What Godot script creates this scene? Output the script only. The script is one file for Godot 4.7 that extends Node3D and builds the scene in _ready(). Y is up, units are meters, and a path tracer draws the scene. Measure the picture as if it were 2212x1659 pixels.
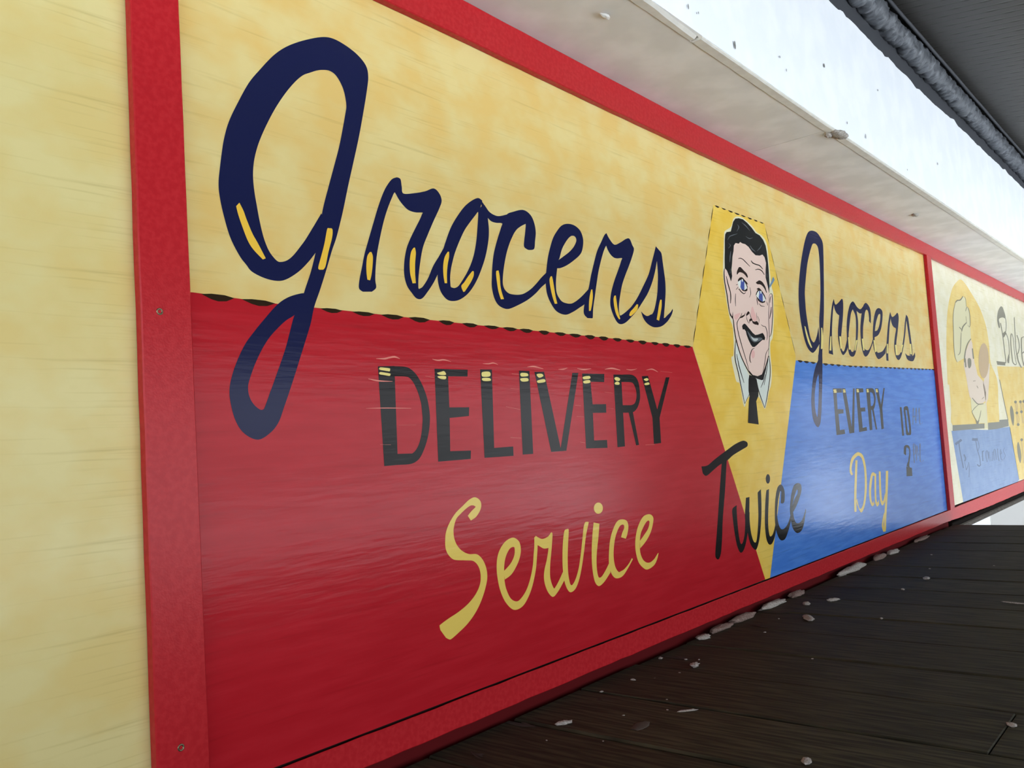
extends Node3D
# A hand painted grocer's sign on a verandah wall, seen from close by at a low angle.
# x runs along the wall to the right, y is up, z points away from the wall. K is the eye's distance from the wall.
const K := 1.2
const EYE := 0.555
var M := {}
var org := Vector3.ZERO
var sign_root: Node3D
var letter: Node3D
var named := {}
var st: SurfaceTool
var pending := {}
var lift := 0.0
var ops := 0
var foot_line := -3932.0
var rng := RandomNumberGenerator.new()

func _ready() -> void:
	rng.seed = 11
	# ---- camera
	var cam := Camera3D.new()
	cam.name = "camera"
	add_child(cam)
	var ahead := Vector3(0.76531, 0.07353, -0.63945)
	var up := Vector3(-0.01378, 0.99510, 0.09793)
	cam.transform = Transform3D(Basis(ahead.cross(up).normalized(), up, -ahead).orthonormalized(), Vector3(0, EYE, K))
	cam.fov = 48.07
	cam.near = 0.02
	cam.far = 300.0
	cam.current = true
	# ---- sky and exposure: bright overcast daylight that comes in under the verandah roof
	var we := WorldEnvironment.new()
	we.name = "daylight"
	var env := Environment.new()
	var sm := ProceduralSkyMaterial.new()
	sm.sky_top_color = Color(0.86, 0.92, 1.0)
	sm.sky_horizon_color = Color(0.97, 0.98, 1.0)
	sm.ground_bottom_color = Color(0.55, 0.54, 0.52)
	sm.ground_horizon_color = Color(0.8, 0.8, 0.8)
	sm.sky_energy_multiplier = 1.85
	sm.ground_energy_multiplier = 1.85
	sm.sun_angle_max = 1.0
	var sky := Sky.new()
	sky.sky_material = sm
	env.sky = sky
	env.background_mode = Environment.BG_SKY
	env.ambient_light_source = Environment.AMBIENT_SOURCE_SKY
	env.reflected_light_source = Environment.REFLECTION_SOURCE_SKY
	env.tonemap_mode = Environment.TONE_MAPPER_LINEAR
	env.tonemap_exposure = 1.0
	env.sdfgi_enabled = true
	env.ssao_enabled = true
	env.ssil_enabled = true
	we.environment = env
	add_child(we)
	# the sun stands behind the wall: the roof shades the deck, the yard outside lies in sunlight
	var sun := DirectionalLight3D.new()
	sun.name = "sun"
	sun.light_color = Color(0.95, 0.975, 1.0)
	sun.light_energy = 7.2
	sun.light_angular_distance = 2.0
	sun.shadow_enabled = true
	add_child(sun)
	sun.look_at_from_position(Vector3.ZERO, Vector3(0.28, -0.84, 0.46), Vector3.UP)
	# ---- the place, then what is on it
	materials()
	setting()
	timber()
	grocer_sign()
	bakery_sign()
	plain_sign()
	litter()

# ------------------------------------------------------------------ materials
func noise_tex(freq: float, octaves: int, ramp: Array, size := 512, seed_ := 1, kind := FastNoiseLite.TYPE_SIMPLEX_SMOOTH) -> NoiseTexture2D:
	var n := FastNoiseLite.new()
	n.noise_type = kind
	n.seed = seed_
	n.frequency = freq
	n.fractal_octaves = octaves
	var t := NoiseTexture2D.new()
	t.width = size
	t.height = size
	t.seamless = true
	t.noise = n
	if ramp.size():
		var g := Gradient.new()
		var offs := PackedFloat32Array()
		var cols := PackedColorArray()
		for r in ramp:
			offs.append(r[0])
			cols.append(r[1])
		g.offsets = offs
		g.colors = cols
		t.color_ramp = g
	return t

func rgb(r: int, g: int, b: int) -> Color:
	return Color(r / 255.0, g / 255.0, b / 255.0)

func flat(c: Color, rough := 0.5, spec := 0.5) -> StandardMaterial3D:
	var m := StandardMaterial3D.new()
	m.albedo_color = c
	m.roughness = rough
	m.metallic_specular = spec
	return m

# a material whose colour varies softly with the place, with streaks and relief
func varied(lo: Color, hi: Color, freq: float, scale: Vector3, rough: float, spec := 0.5, seed_ := 1) -> StandardMaterial3D:
	var m := flat(Color.WHITE, rough, spec)
	m.albedo_texture = noise_tex(freq, 4, [[0.25, lo], [0.75, hi]], 512, seed_)
	m.uv1_triplanar = true
	m.uv1_world_triplanar = true
	m.uv1_scale = scale
	return m

func relief(m: StandardMaterial3D, tex: Texture2D, cm: float) -> void:
	m.heightmap_enabled = true
	m.heightmap_texture = tex
	m.heightmap_scale = cm
	m.heightmap_deep_parallax = false

func materials() -> void:
	var grain := noise_tex(0.018, 4, [], 512, 5)
	var grit := noise_tex(0.06, 3, [], 512, 9)
	# streaks of ply grain showing through the paint, multiplied over the colour
	var streak := noise_tex(0.02, 3, [[0.0, Color(0.93, 0.92, 0.90)], [0.2, Color(0.98, 0.977, 0.97)], [0.33, Color(1, 1, 1)], [1.0, Color(1, 1, 1)]], 512, 21)
	var paints := {
		"yellow": [rgb(214, 181, 108), rgb(216, 195, 131)], "cream_panel": [rgb(212, 190, 122), rgb(214, 199, 138)],
		"bakery": [rgb(212, 204, 172), rgb(218, 212, 186)],
		"red": [rgb(171, 27, 36), rgb(178, 32, 41)], "blue": [rgb(66, 118, 196), rgb(78, 130, 206)], "gold": [rgb(224, 184, 70), rgb(230, 196, 92)],
		"gold2": [rgb(212, 182, 102), rgb(216, 190, 116)], "blue2": [rgb(116, 138, 172), rgb(124, 146, 178)]}
	var k := 3
	for n in paints:
		var m := varied(paints[n][0], paints[n][1], 0.012, Vector3(0.9, 1.3, 1.0), 0.19, 0.265, k)
		m.detail_enabled = true
		m.detail_blend_mode = BaseMaterial3D.BLEND_MODE_MUL
		m.detail_albedo = streak
		m.detail_uv_layer = BaseMaterial3D.DETAIL_UV_2
		m.uv2_triplanar = true
		m.uv2_world_triplanar = true
		m.uv2_scale = Vector3(0.3, 8.0, 1.0)
		M[n] = m
		k += 1
	var inks := {
		"navy": rgb(26, 30, 64), "black": rgb(26, 24, 23), "charcoal": rgb(52, 54, 54), "ochre": rgb(228, 184, 66), "straw": rgb(226, 208, 124), "straw2": rgb(226, 196, 94),
		"chalk": rgb(214, 126, 112), "slate": rgb(92, 108, 128), "slate2": rgb(98, 112, 134), "slateink": rgb(120, 116, 98), "tan": rgb(190, 164, 108), "ink": rgb(44, 32, 26), "ink2": rgb(44, 32, 20), "grey": rgb(92, 96, 98),
		"teeth": rgb(186, 190, 184), "hair": rgb(34, 34, 33), "skin": rgb(226, 198, 182), "blush": rgb(222, 174, 164), "halo": rgb(220, 214, 180), "shirt": rgb(208, 214, 202), "eyewhite": rgb(222, 226, 216), "iris": rgb(72, 86, 150),
		"pencil": rgb(112, 138, 158), "cream": rgb(204, 196, 156), "skin2": rgb(206, 188, 168), "bread": rgb(180, 154, 118), "counter": rgb(122, 122, 112)}
	for n in inks:
		M[n] = flat(inks[n], 0.16, 0.25)
	for n in ["navy", "black", "straw2"]:
		M[n].uv1_triplanar = true
		M[n].uv1_world_triplanar = true
		M[n].uv1_scale = Vector3(0.7, 7.0, 1.0)
		relief(M[n], grain, 0.012)
	for n in ["red", "blue"]:
		relief(M[n], grain, 0.02)
		M[n].uv1_scale = Vector3(0.7, 6.0, 1.0)
	M.frame = varied(rgb(171, 31, 37), rgb(180, 38, 43), 0.02, Vector3(2, 2, 2), 0.26, 0.29, 31)
	relief(M.frame, grit, 0.012)
	M.frame.uv1_scale = Vector3(7.0, 7.0, 7.0)
	M.raw_red = flat(rgb(84, 14, 16), 0.8, 0.2)
	M.screw = flat(rgb(120, 108, 84), 0.35)
	M.screw.metallic = 0.8
	M.hole = flat(rgb(26, 22, 18), 0.8, 0.1)
	M.soffit = varied(rgb(212, 209, 203), rgb(224, 221, 216), 0.01, Vector3(1, 1, 1), 0.7, 0.4, 41)
	M.lip = varied(rgb(206, 202, 192), rgb(216, 212, 202), 0.02, Vector3(2, 2, 2), 0.7, 0.4, 42)
	M.white = varied(rgb(243, 246, 249), rgb(249, 251, 253), 0.01, Vector3(1, 1, 1), 0.6, 0.5, 43)
	M.speck = flat(rgb(120, 118, 112), 0.8)
	M.plaster = varied(rgb(128, 120, 110), rgb(182, 175, 166), 0.05, Vector3(6, 6, 6), 0.9, 0.3, 44)
	M.plaster2 = varied(rgb(100, 80, 70), rgb(150, 130, 120), 0.05, Vector3(6, 6, 6), 0.9, 0.3, 45)
	M.wall = flat(rgb(58, 18, 18), 0.9)
	M.wall_dark = flat(rgb(62, 66, 60), 0.9)
	M.dark = flat(rgb(24, 20, 17), 0.95, 0.1)
	M.foil = flat(rgb(45, 41, 36), 0.5, 0.5)
	M.roll = varied(rgb(70, 72, 76), rgb(112, 115, 120), 0.03, Vector3(5, 1, 1), 0.5, 0.5, 47)
	M.strip = flat(rgb(66, 67, 71), 0.6, 0.4)
	var dents := Image.create(256, 256, false, Image.FORMAT_RF)
	for y in 256:
		for x in 256:
			var row := int(y / 32)
			var fx := fposmod(x + (row % 2) * 32.0, 64.0) - 32.0
			var fy := (y % 32) - 16.0
			var d := exp(-(fx * fx / 90.0 + fy * fy / 12.0)) + 0.35 * exp(-fy * fy / 8.0)
			dents.set_pixel(y, x, Color(1.0 - d * 0.6, 0, 0))
	M.foil.uv1_triplanar = true
	M.foil.uv1_world_triplanar = true
	M.foil.uv1_scale = Vector3(2.4, 2.4, 2.4)
	relief(M.foil, ImageTexture.create_from_image(dents), 0.5)
	for i in 5:
		var b := float([0.0, 0.35, -0.25, 0.15, -0.1][i])
		var lo := Color(0.148 + 0.03 * b, 0.140 + 0.03 * b, 0.104 + 0.022 * b)
		var hi := Color(0.250 + 0.06 * b, 0.236 + 0.058 * b, 0.178 + 0.046 * b)
		var w := varied(lo, hi, 0.018, Vector3(8.0, 1.0, 0.6), 0.7, 0.25, 60 + i)
		relief(w, grain, 0.06)
		M["board%d" % i] = w
	M.bearer = varied(rgb(46, 42, 36), rgb(86, 78, 70), 0.03, Vector3(0.8, 14, 1), 0.8, 0.3, 71)
	M.concrete = varied(rgb(214, 214, 212), rgb(226, 226, 224), 0.02, Vector3(0.3, 0.3, 0.3), 0.9, 0.3, 72)
	M.far_white = flat(rgb(238, 239, 238), 0.8, 0.3)
	M.far_grey = flat(rgb(176, 174, 169), 0.8, 0.3)
	M.flake = varied(rgb(120, 112, 104), rgb(178, 170, 162), 0.05, Vector3(9, 9, 9), 0.8, 0.3, 73)
	M.dust = flat(rgb(70, 62, 57), 0.95, 0.1)
	M.dust2 = flat(rgb(84, 76, 70), 0.95, 0.1)

# ------------------------------------------------------------------ building helpers
func tri(s: SurfaceTool, a: Vector3, b: Vector3, c: Vector3, from: Vector3) -> void:
	var n := Plane(a, b, c).normal
	s.add_vertex(a)
	if n.dot((a + b + c) / 3.0 - from) >= 0.0:
		s.add_vertex(b)
		s.add_vertex(c)
	else:
		s.add_vertex(c)
		s.add_vertex(b)

func quad(s: SurfaceTool, a: Vector3, b: Vector3, c: Vector3, d: Vector3, from: Vector3) -> void:
	tri(s, a, b, c, from)
	tri(s, a, c, d, from)

func begin() -> SurfaceTool:
	var s := SurfaceTool.new()
	s.begin(Mesh.PRIMITIVE_TRIANGLES)
	s.set_smooth_group(-1)
	return s

func mesh_node(called: String, s: SurfaceTool, m: Material, parent: Node = self) -> MeshInstance3D:
	s.generate_normals()
	var o := MeshInstance3D.new()
	o.name = numbered(called, parent)
	o.mesh = s.commit()
	o.material_override = m
	parent.add_child(o, true)
	return o

func numbered(called: String, parent: Node) -> String:
	if not parent.has_node(called):
		return called
	var i := 1
	while parent.has_node("%s_%03d" % [called, i]):
		i += 1
	return "%s_%03d" % [called, i]

func root(called: String, at: Vector3) -> Node3D:
	var o := Node3D.new()
	o.name = numbered(called, self)
	o.position = at
	add_child(o, true)
	return o

func tag(o: Node, label: String, category := "", group := "", kind := "") -> void:
	if label: o.set_meta("label", label)
	if category: o.set_meta("category", category)
	if group: o.set_meta("group", group)
	if kind: o.set_meta("kind", kind)

# a box with chamfered edges
func block(s: SurfaceTool, lo: Vector3, hi: Vector3, ch := 0.002) -> void:
	var c := (lo + hi) / 2.0
	var h := (hi - lo) / 2.0
	ch = minf(ch, minf(h.x, minf(h.y, h.z)) * 0.9)
	for ax in 3:
		var u := (ax + 1) % 3
		var v := (ax + 2) % 3
		for sg in [-1.0, 1.0]:
			var q: Array[Vector3] = []
			for k in [[-1, -1], [1, -1], [1, 1], [-1, 1]]:
				var p := Vector3()
				p[ax] = sg * h[ax]
				p[u] = k[0] * (h[u] - ch)
				p[v] = k[1] * (h[v] - ch)
				q.append(c + p)
			quad(s, q[0], q[1], q[2], q[3], c)
		for a in [-1.0, 1.0]:
			for b in [-1.0, 1.0]:
				var q2: Array[Vector3] = []
				for e in [-1.0, 1.0]:
					var p1 := Vector3()
					p1[ax] = e * (h[ax] - ch)
					p1[u] = a * h[u]
					p1[v] = b * (h[v] - ch)
					var p2 := Vector3()
					p2[ax] = e * (h[ax] - ch)
					p2[u] = a * (h[u] - ch)
					p2[v] = b * h[v]
					if e < 0:
						q2.append(c + p1)
						q2.append(c + p2)
					else:
						q2.append(c + p2)
						q2.append(c + p1)
				quad(s, q2[0], q2[1], q2[2], q2[3], c)
	for a in [-1.0, 1.0]:
		for b in [-1.0, 1.0]:
			for e in [-1.0, 1.0]:
				var sgn := Vector3(a, b, e)
				tri(s, c + sgn * Vector3(h.x, h.y - ch, h.z - ch), c + sgn * Vector3(h.x - ch, h.y, h.z - ch), c + sgn * Vector3(h.x - ch, h.y - ch, h.z), c)

func box_node(called: String, lo: Vector3, hi: Vector3, m: Material, parent: Node = self, ch := 0.002, off := Vector3.ZERO) -> MeshInstance3D:
	var s := begin()
	s.set_smooth_group(-1)
	block(s, lo - off, hi - off, ch)
	return mesh_node(called, s, m, parent)

# a batten along x or y whose edges wander a little, as sawn and painted timber does; heights may change along it
func batten(s: SurfaceTool, along: int, stations: Array, z0: float, z1: float, wander: float, step := 0.06) -> void:
	# stations: [position along, lower edge, upper edge]
	var ch := 0.0018
	var prev: Array[Vector3] = []
	var prev_c := Vector3()
	for i in stations.size() - 1:
		var a = stations[i]
		var b = stations[i + 1]
		var n := maxi(1, int(ceil((b[0] - a[0]) / step)))
		for k in range(0 if i == 0 else 1, n + 1):
			var t := float(k) / n
			var p := lerpf(a[0], b[0], t)
			var lo := lerpf(a[1], b[1], t) + rng.randf_range(-wander, wander)
			var hi := lerpf(a[2], b[2], t) + rng.randf_range(-wander, wander) * 0.6
			var ring: Array[Vector3] = []
			for q in [[lo, z0], [lo, z1 - ch], [lo + ch, z1], [hi - ch, z1], [hi, z1 - ch], [hi, z0]]:
				ring.append(Vector3(p, q[0], q[1]) if along == 0 else Vector3(q[0], p, q[1]))
			var c := (ring[0] + ring[2] + ring[3] + ring[5]) / 4.0
			if prev.size():
				for j in 6:
					quad(s, prev[j], prev[(j + 1) % 6], ring[(j + 1) % 6], ring[j], (c + prev_c) / 2.0)
			else:
				var back := c + (Vector3(1, 0, 0) if along == 0 else Vector3(0, 1, 0))
				for j in range(1, 5):
					tri(s, ring[0], ring[j], ring[j + 1], back)
			prev = ring
			prev_c = c
	var front := prev_c - (Vector3(1, 0, 0) if along == 0 else Vector3(0, 1, 0))
	for j in range(1, 5):
		tri(s, prev[0], prev[j], prev[j + 1], front)

# ------------------------------------------------------------------ paint on a panel: p() starts a painted part, rib(), pol() and cur() lay paint on it
# numbers are ten-thousandths of K, measured on the panel from the foot of the eye's perpendicular
func begin_sign(called: String, at: Vector3) -> void:
	sign_root = root(called, at)
	org = at
	named = {}
	letter = null
	pending = {}

func p(called: String, mat: String, layer: int, parent := "", label := "") -> void:
	flush()
	st = SurfaceTool.new()
	st.begin(Mesh.PRIMITIVE_TRIANGLES)
	pending = {"name": called, "mat": mat, "z": 0.0002 * layer, "parent": parent, "label": label}
	ops = 0
	lift = 0.0

func flush() -> void:
	if pending.is_empty():
		return
	var par: Node3D = sign_root
	if pending.parent == "last":
		par = letter
	elif pending.parent:
		par = named[pending.parent]
	var o := MeshInstance3D.new()
	o.name = numbered(pending.name, par)
	o.mesh = st.commit()
	o.material_override = M[pending.mat]
	par.add_child(o, true)
	if pending.label:
		o.set_meta("label", pending.label)
	if pending.parent == "":
		letter = o
		named[pending.name] = o
	pending = {}

func on_panel(x: float, y: float) -> Vector3:
	return Vector3(x * K * 0.0001, maxf(y, foot_line) * K * 0.0001 + EYE, pending.z + lift) - org

func paint_tri(a: Vector3, b: Vector3, c: Vector3) -> void:
	if (b - a).cross(c - a).z > 0.0:
		var t := b
		b = c
		c = t
	for v in [a, b, c]:
		st.set_normal(Vector3(0, 0, 1))
		st.add_vertex(v)

func smooth_rail(q: PackedVector2Array, per: int) -> PackedVector2Array:
	var o := PackedVector2Array()
	var n := q.size()
	for i in n - 1:
		var a := q[maxi(i - 1, 0)]
		var d := q[mini(i + 2, n - 1)]
		for k in per:
			o.append(q[i].cubic_interpolate(q[i + 1], a, d, float(k) / per))
	o.append(q[n - 1])
	return o

func rib(v: Array) -> void:
	var a := PackedVector2Array()
	var b := PackedVector2Array()
	for i in range(0, v.size(), 4):
		a.append(Vector2(v[i], v[i + 1]))
		b.append(Vector2(v[i + 2], v[i + 3]))
	a = smooth_rail(a, 5)
	b = smooth_rail(b, 5)
	ops += 1
	for i in a.size() - 1:
		lift = ops * 0.00002 + i * 0.00000025
		var p0 := on_panel(a[i].x, a[i].y)
		var p1 := on_panel(b[i].x, b[i].y)
		var p2 := on_panel(b[i + 1].x, b[i + 1].y)
		var p3 := on_panel(a[i + 1].x, a[i + 1].y)
		paint_tri(p0, p1, p2)
		paint_tri(p0, p2, p3)

func fill(q: PackedVector2Array) -> void:
	ops += 1
	lift = ops * 0.00002
	var t := Geometry2D.triangulate_polygon(q)
	if t.is_empty():
		print("cannot fill ", pending.name, " ", q.size())
	for i in range(0, t.size(), 3):
		paint_tri(on_panel(q[t[i]].x, q[t[i]].y), on_panel(q[t[i + 1]].x, q[t[i + 1]].y), on_panel(q[t[i + 2]].x, q[t[i + 2]].y))

func pol(v: Array) -> void:
	var q := PackedVector2Array()
	for i in range(0, v.size(), 2):
		q.append(Vector2(v[i], v[i + 1]))
	fill(q)

func cur(v: Array) -> void:
	var q := PackedVector2Array()
	var n := v.size() / 2
	for i in n:
		var w: Array[Vector2] = []
		for k in 4:
			var j := (i + k - 1 + n) % n
			w.append(Vector2(v[j * 2], v[j * 2 + 1]))
		for k in 4:
			q.append(w[1].cubic_interpolate(w[2], w[0], w[3], k / 4.0))
	fill(q)

# ------------------------------------------------------------------ the setting
func yk(v: float) -> float:
	return v * K + EYE

func setting() -> void:
	var floor_y := yk(-0.4625)
	# timber deck: boards across the wall, each a piece of its own
	var fl := root("floor", Vector3(0, floor_y, 0))
	tag(fl, "dark weathered timber deck of wide boards running away from the sign", "", "", "structure")
	var i := 0
	var x := 4.135 * K
	var near := 0.0
	while x > -3.2:
		var x0 := x - 0.2 * K
		var cuts := [[0.0 + rng.randf_range(-0.004, 0.006), 3.0]]
		if absf((x0 + x) / 2.0 - 1.41 * K) < 0.1:
			cuts = [[0.002, 0.692 * K - 0.0008], [0.692 * K + 0.0008, 3.0]]
		for c in cuts:
			var s := begin()
			var rise := rng.randf_range(-0.0015, 0.0015)
			block(s, Vector3(x0 + 0.0038, -0.03, c[0]), Vector3(x - 0.0038, rise, c[1]), 0.004 if cuts.size() == 1 else 0.0015)
			mesh_node("floor_board", s, M["board%d" % (rng.randi() % 5)], fl)
		x = x0
		i += 1
	box_node("floor_joists", Vector3(x, -0.16, -0.018), Vector3(4.1 * K, -0.034, 2.96), M.dark, fl, 0.004)
	# wall behind the signs, its recessed foot, and the thick timber that carries it on past the deck
	var wall := root("wall_back", Vector3(2.5, floor_y, -0.1))
	tag(wall, "", "", "", "structure")
	box_node("wall_frame", Vector3(-4.0, yk(-0.44), -0.16), Vector3(13.5, yk(1.6), -0.016), M.wall, wall, 0.004, wall.position)
	var foot := box_node("wall_foot", Vector3(-4.0, floor_y - 0.16, -0.14), Vector3(4.135 * K, yk(-0.441), -0.02), M.raw_red, self, 0.002)
	tag(foot, "", "", "", "structure")
	var be := root("timber_bearer", Vector3(9.2, yk(-0.5), -0.05))
	tag(be, "old dark timber bearer running under the bakery sign past the deck", "beam")
	box_node("upper_beam", Vector3(4.14 * K, yk(-0.476), -0.1), Vector3(13.4, yk(-0.456), -0.002), M.dark, be, 0.004, be.position)
	box_node("lower_beam", Vector3(4.14 * K, yk(-0.502), -0.1), Vector3(13.4, yk(-0.477), 0.004), M.bearer, be, 0.006, be.position)
	# boxed bulkhead over the signs: soffit sheets, edge strips, bright white face
	var bh := root("wall_bulkhead", Vector3(3.0, yk(0.8), 0.15))
	tag(bh, "", "", "", "structure")
	var joints := [-3.6, 2.305 * K, 6.4, 13.4]
	for j in 3:
		soffit_sheet(bh, joints[j] + 0.0015, joints[j + 1] - 0.0015)
	var cuts2 := [-3.6, 1.567 * K, 2.36 * K, 5.3, 9.0, 13.4]
	for j in 5:
		var s := begin()
		edge_strip(s, cuts2[j] + 0.003, cuts2[j + 1] - (0.007 if j == 0 else 0.001), bh.position, j == 0)
		mesh_node("edge_strip", s, M.lip, bh)
	fascia(bh)
	# broken plaster at the second joint of the edge strip
	lump(bh, "plaster_patch", Vector3(2.36 * K, yk(0.79), 0.246 * K), Vector3(0.05, 0.010, 0.022), M.plaster, bh.position, 5)
	lump(bh, "plaster_patch", Vector3(2.33 * K, yk(0.787), 0.228 * K), Vector3(0.012, 0.010, 0.010), M.plaster, bh.position, 6)
	lump(bh, "plaster_patch", Vector3(3.52 * K, yk(0.787), 0.13 * K), Vector3(0.03, 0.006, 0.014), M.plaster, bh.position, 7)
	lump(bh, "paint_blister", Vector3(1.345 * K, yk(0.797), 0.165 * K), Vector3(0.016, 0.004, 0.007), M.soffit, bh.position, 8)
	# dark lined roof: an upturned strip, then the embossed lining sloping down and out
	var ce := root("ceiling", Vector3(3.0, yk(1.33), 0.4))
	tag(ce, "", "", "", "structure")
	box_node("lining_upturn", Vector3(-3.6, yk(1.1), 0.225 * K), Vector3(13.4, yk(1.46), 0.243 * K), M.strip, ce, 0.002, ce.position)
	var s2 := begin()
	var zc := 3.0
	var a := Vector3(-3.6, yk(1.335), 0.243 * K)
	var b := Vector3(13.4, yk(1.335), 0.243 * K)
	var c2 := Vector3(13.4, yk(1.05), zc)
	var d := Vector3(-3.6, yk(1.05), zc)
	var up := Vector3(0, 0.06, 0)
	var mid := (a + c2) / 2.0 + up / 2.0
	for f in [[a, b, c2, d], [a + up, b + up, c2 + up, d + up], [a, b, b + up, a + up], [d, c2, c2 + up, d + up], [a, d, d + up, a + up], [b, c2, c2 + up, b + up]]:
		quad(s2, f[0] - ce.position, f[1] - ce.position, f[2] - ce.position, f[3] - ce.position, mid - ce.position)
	mesh_node("embossed_lining", s2, M.foil, ce)
	box_node("roof_sheet", Vector3(-3.6, yk(1.5), -8.0), Vector3(13.4, yk(1.53), 3.05), M.strip, ce, 0.002, ce.position)
	box_node("roof_valance", Vector3(-3.6, 1.11, 3.06), Vector3(13.4, yk(1.53), 3.09), M.strip, ce, 0.002, ce.position)
	var scr := box_node("wall_side", Vector3(9.5, -2.5, 2.75), Vector3(9.8, yk(1.25), 5.2), M.bearer, self, 0.004)
	tag(scr, "", "", "", "structure")
	insulation_roll()
	# outside: pale yard below the deck, white walls beyond its end
	var yard := box_node("floor_yard", Vector3(-60, -2.6, -60), Vector3(80, -2.5, 70), M.concrete, self, 0.01)
	tag(yard, "", "", "", "structure")
	var hedge := box_node("wall_opposite", Vector3(-50, -2.5, 64.0), Vector3(79, 1.1, 65.0), M.wall_dark, self, 0.02)
	tag(hedge, "", "", "", "structure")
	var fw := root("wall_far", Vector3(10.6, -2.5, -2.0))
	tag(fw, "", "", "", "structure")
	box_node("white_wall", Vector3(10.6, -2.5, -9.0), Vector3(10.9, 3.2, -0.4), M.far_white, fw, 0.01, fw.position)
	box_node("grey_pier", Vector3(10.2, -2.5, -0.9), Vector3(10.5, 3.2, 2.4), M.far_grey, fw, 0.01, fw.position)

func soffit_y(x: float) -> float:
	var t := x / K
	if t < 2.0:
		return yk(lerpf(0.812, 0.793, clampf((t - 0.6) / 1.4, -1.0, 1.0)))
	return yk(lerpf(0.793, 0.779, clampf((t - 2.0) / 4.4, 0.0, 1.2)))

func soffit_sheet(par: Node3D, x0: float, x1: float) -> void:
	var s := begin()
	var n := maxi(2, int((x1 - x0) / 0.25))
	for i in n:
		var a := lerpf(x0, x1, float(i) / n)
		var b := lerpf(x0, x1, float(i + 1) / n)
		var lo: Array[Vector3] = []
		for q in [[a, -0.02], [b, -0.02], [b, 0.225 * K], [a, 0.225 * K]]:
			lo.append(Vector3(q[0], soffit_y(q[0]), q[1]) - par.position)
		var c := (lo[0] + lo[2]) / 2.0 + Vector3(0, 0.006, 0)
		var up := Vector3(0, 0.012, 0)
		quad(s, lo[0], lo[1], lo[2], lo[3], c)
		for e in [[0, 1], [1, 2], [2, 3], [3, 0]]:
			if (e[0] == 1 and i < n - 1) or (e[0] == 3 and i > 0):
				continue
			quad(s, lo[e[0]], lo[e[1]], lo[e[1]] + up, lo[e[0]] + up, c)
		quad(s, lo[0] + up, lo[1] + up, lo[2] + up, lo[3] + up, c)
	mesh_node("soffit_sheet", s, M.soffit, par)

func edge_strip(s: SurfaceTool, x0: float, x1: float, off: Vector3, chipped: bool) -> void:
	var n := maxi(2, int((x1 - x0) / 0.05))
	var z0 := 0.2245 * K
	var z1 := 0.249 * K
	var prev: Array[Vector3] = []
	var pc := Vector3()
	for i in n + 1:
		var x := lerpf(x0, x1, float(i) / n)
		var y := soffit_y(x) - 0.002 + rng.randf_range(-0.0006, 0.0006)
		var bite := 0.004
		if chipped and x > x1 - 0.28:
			bite = lerpf(0.004, 0.016, (x - x1 + 0.28) / 0.28) + rng.randf_range(0, 0.003)
		var ring: Array[Vector3] = []
		for q in [[y + 0.03, z0], [y + 0.0015, z0], [y, z0 + 0.002], [y, z1 - bite], [y + bite * 0.7, z1], [y + 0.03, z1]]:
			ring.append(Vector3(x, q[0], q[1]) - off)
		var c := (ring[0] + ring[1] + ring[4] + ring[5]) / 4.0
		if i > 0:
			for j in 6:
				quad(s, prev[j], prev[(j + 1) % 6], ring[(j + 1) % 6], ring[j], (c + pc) / 2.0)
		if i == 0 or i == n:
			var away := c + Vector3(1 if i == 0 else -1, 0, 0)
			for j in range(1, 5):
				tri(s, ring[0], ring[j], ring[j + 1], away)
		prev = ring
		pc = c

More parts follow.
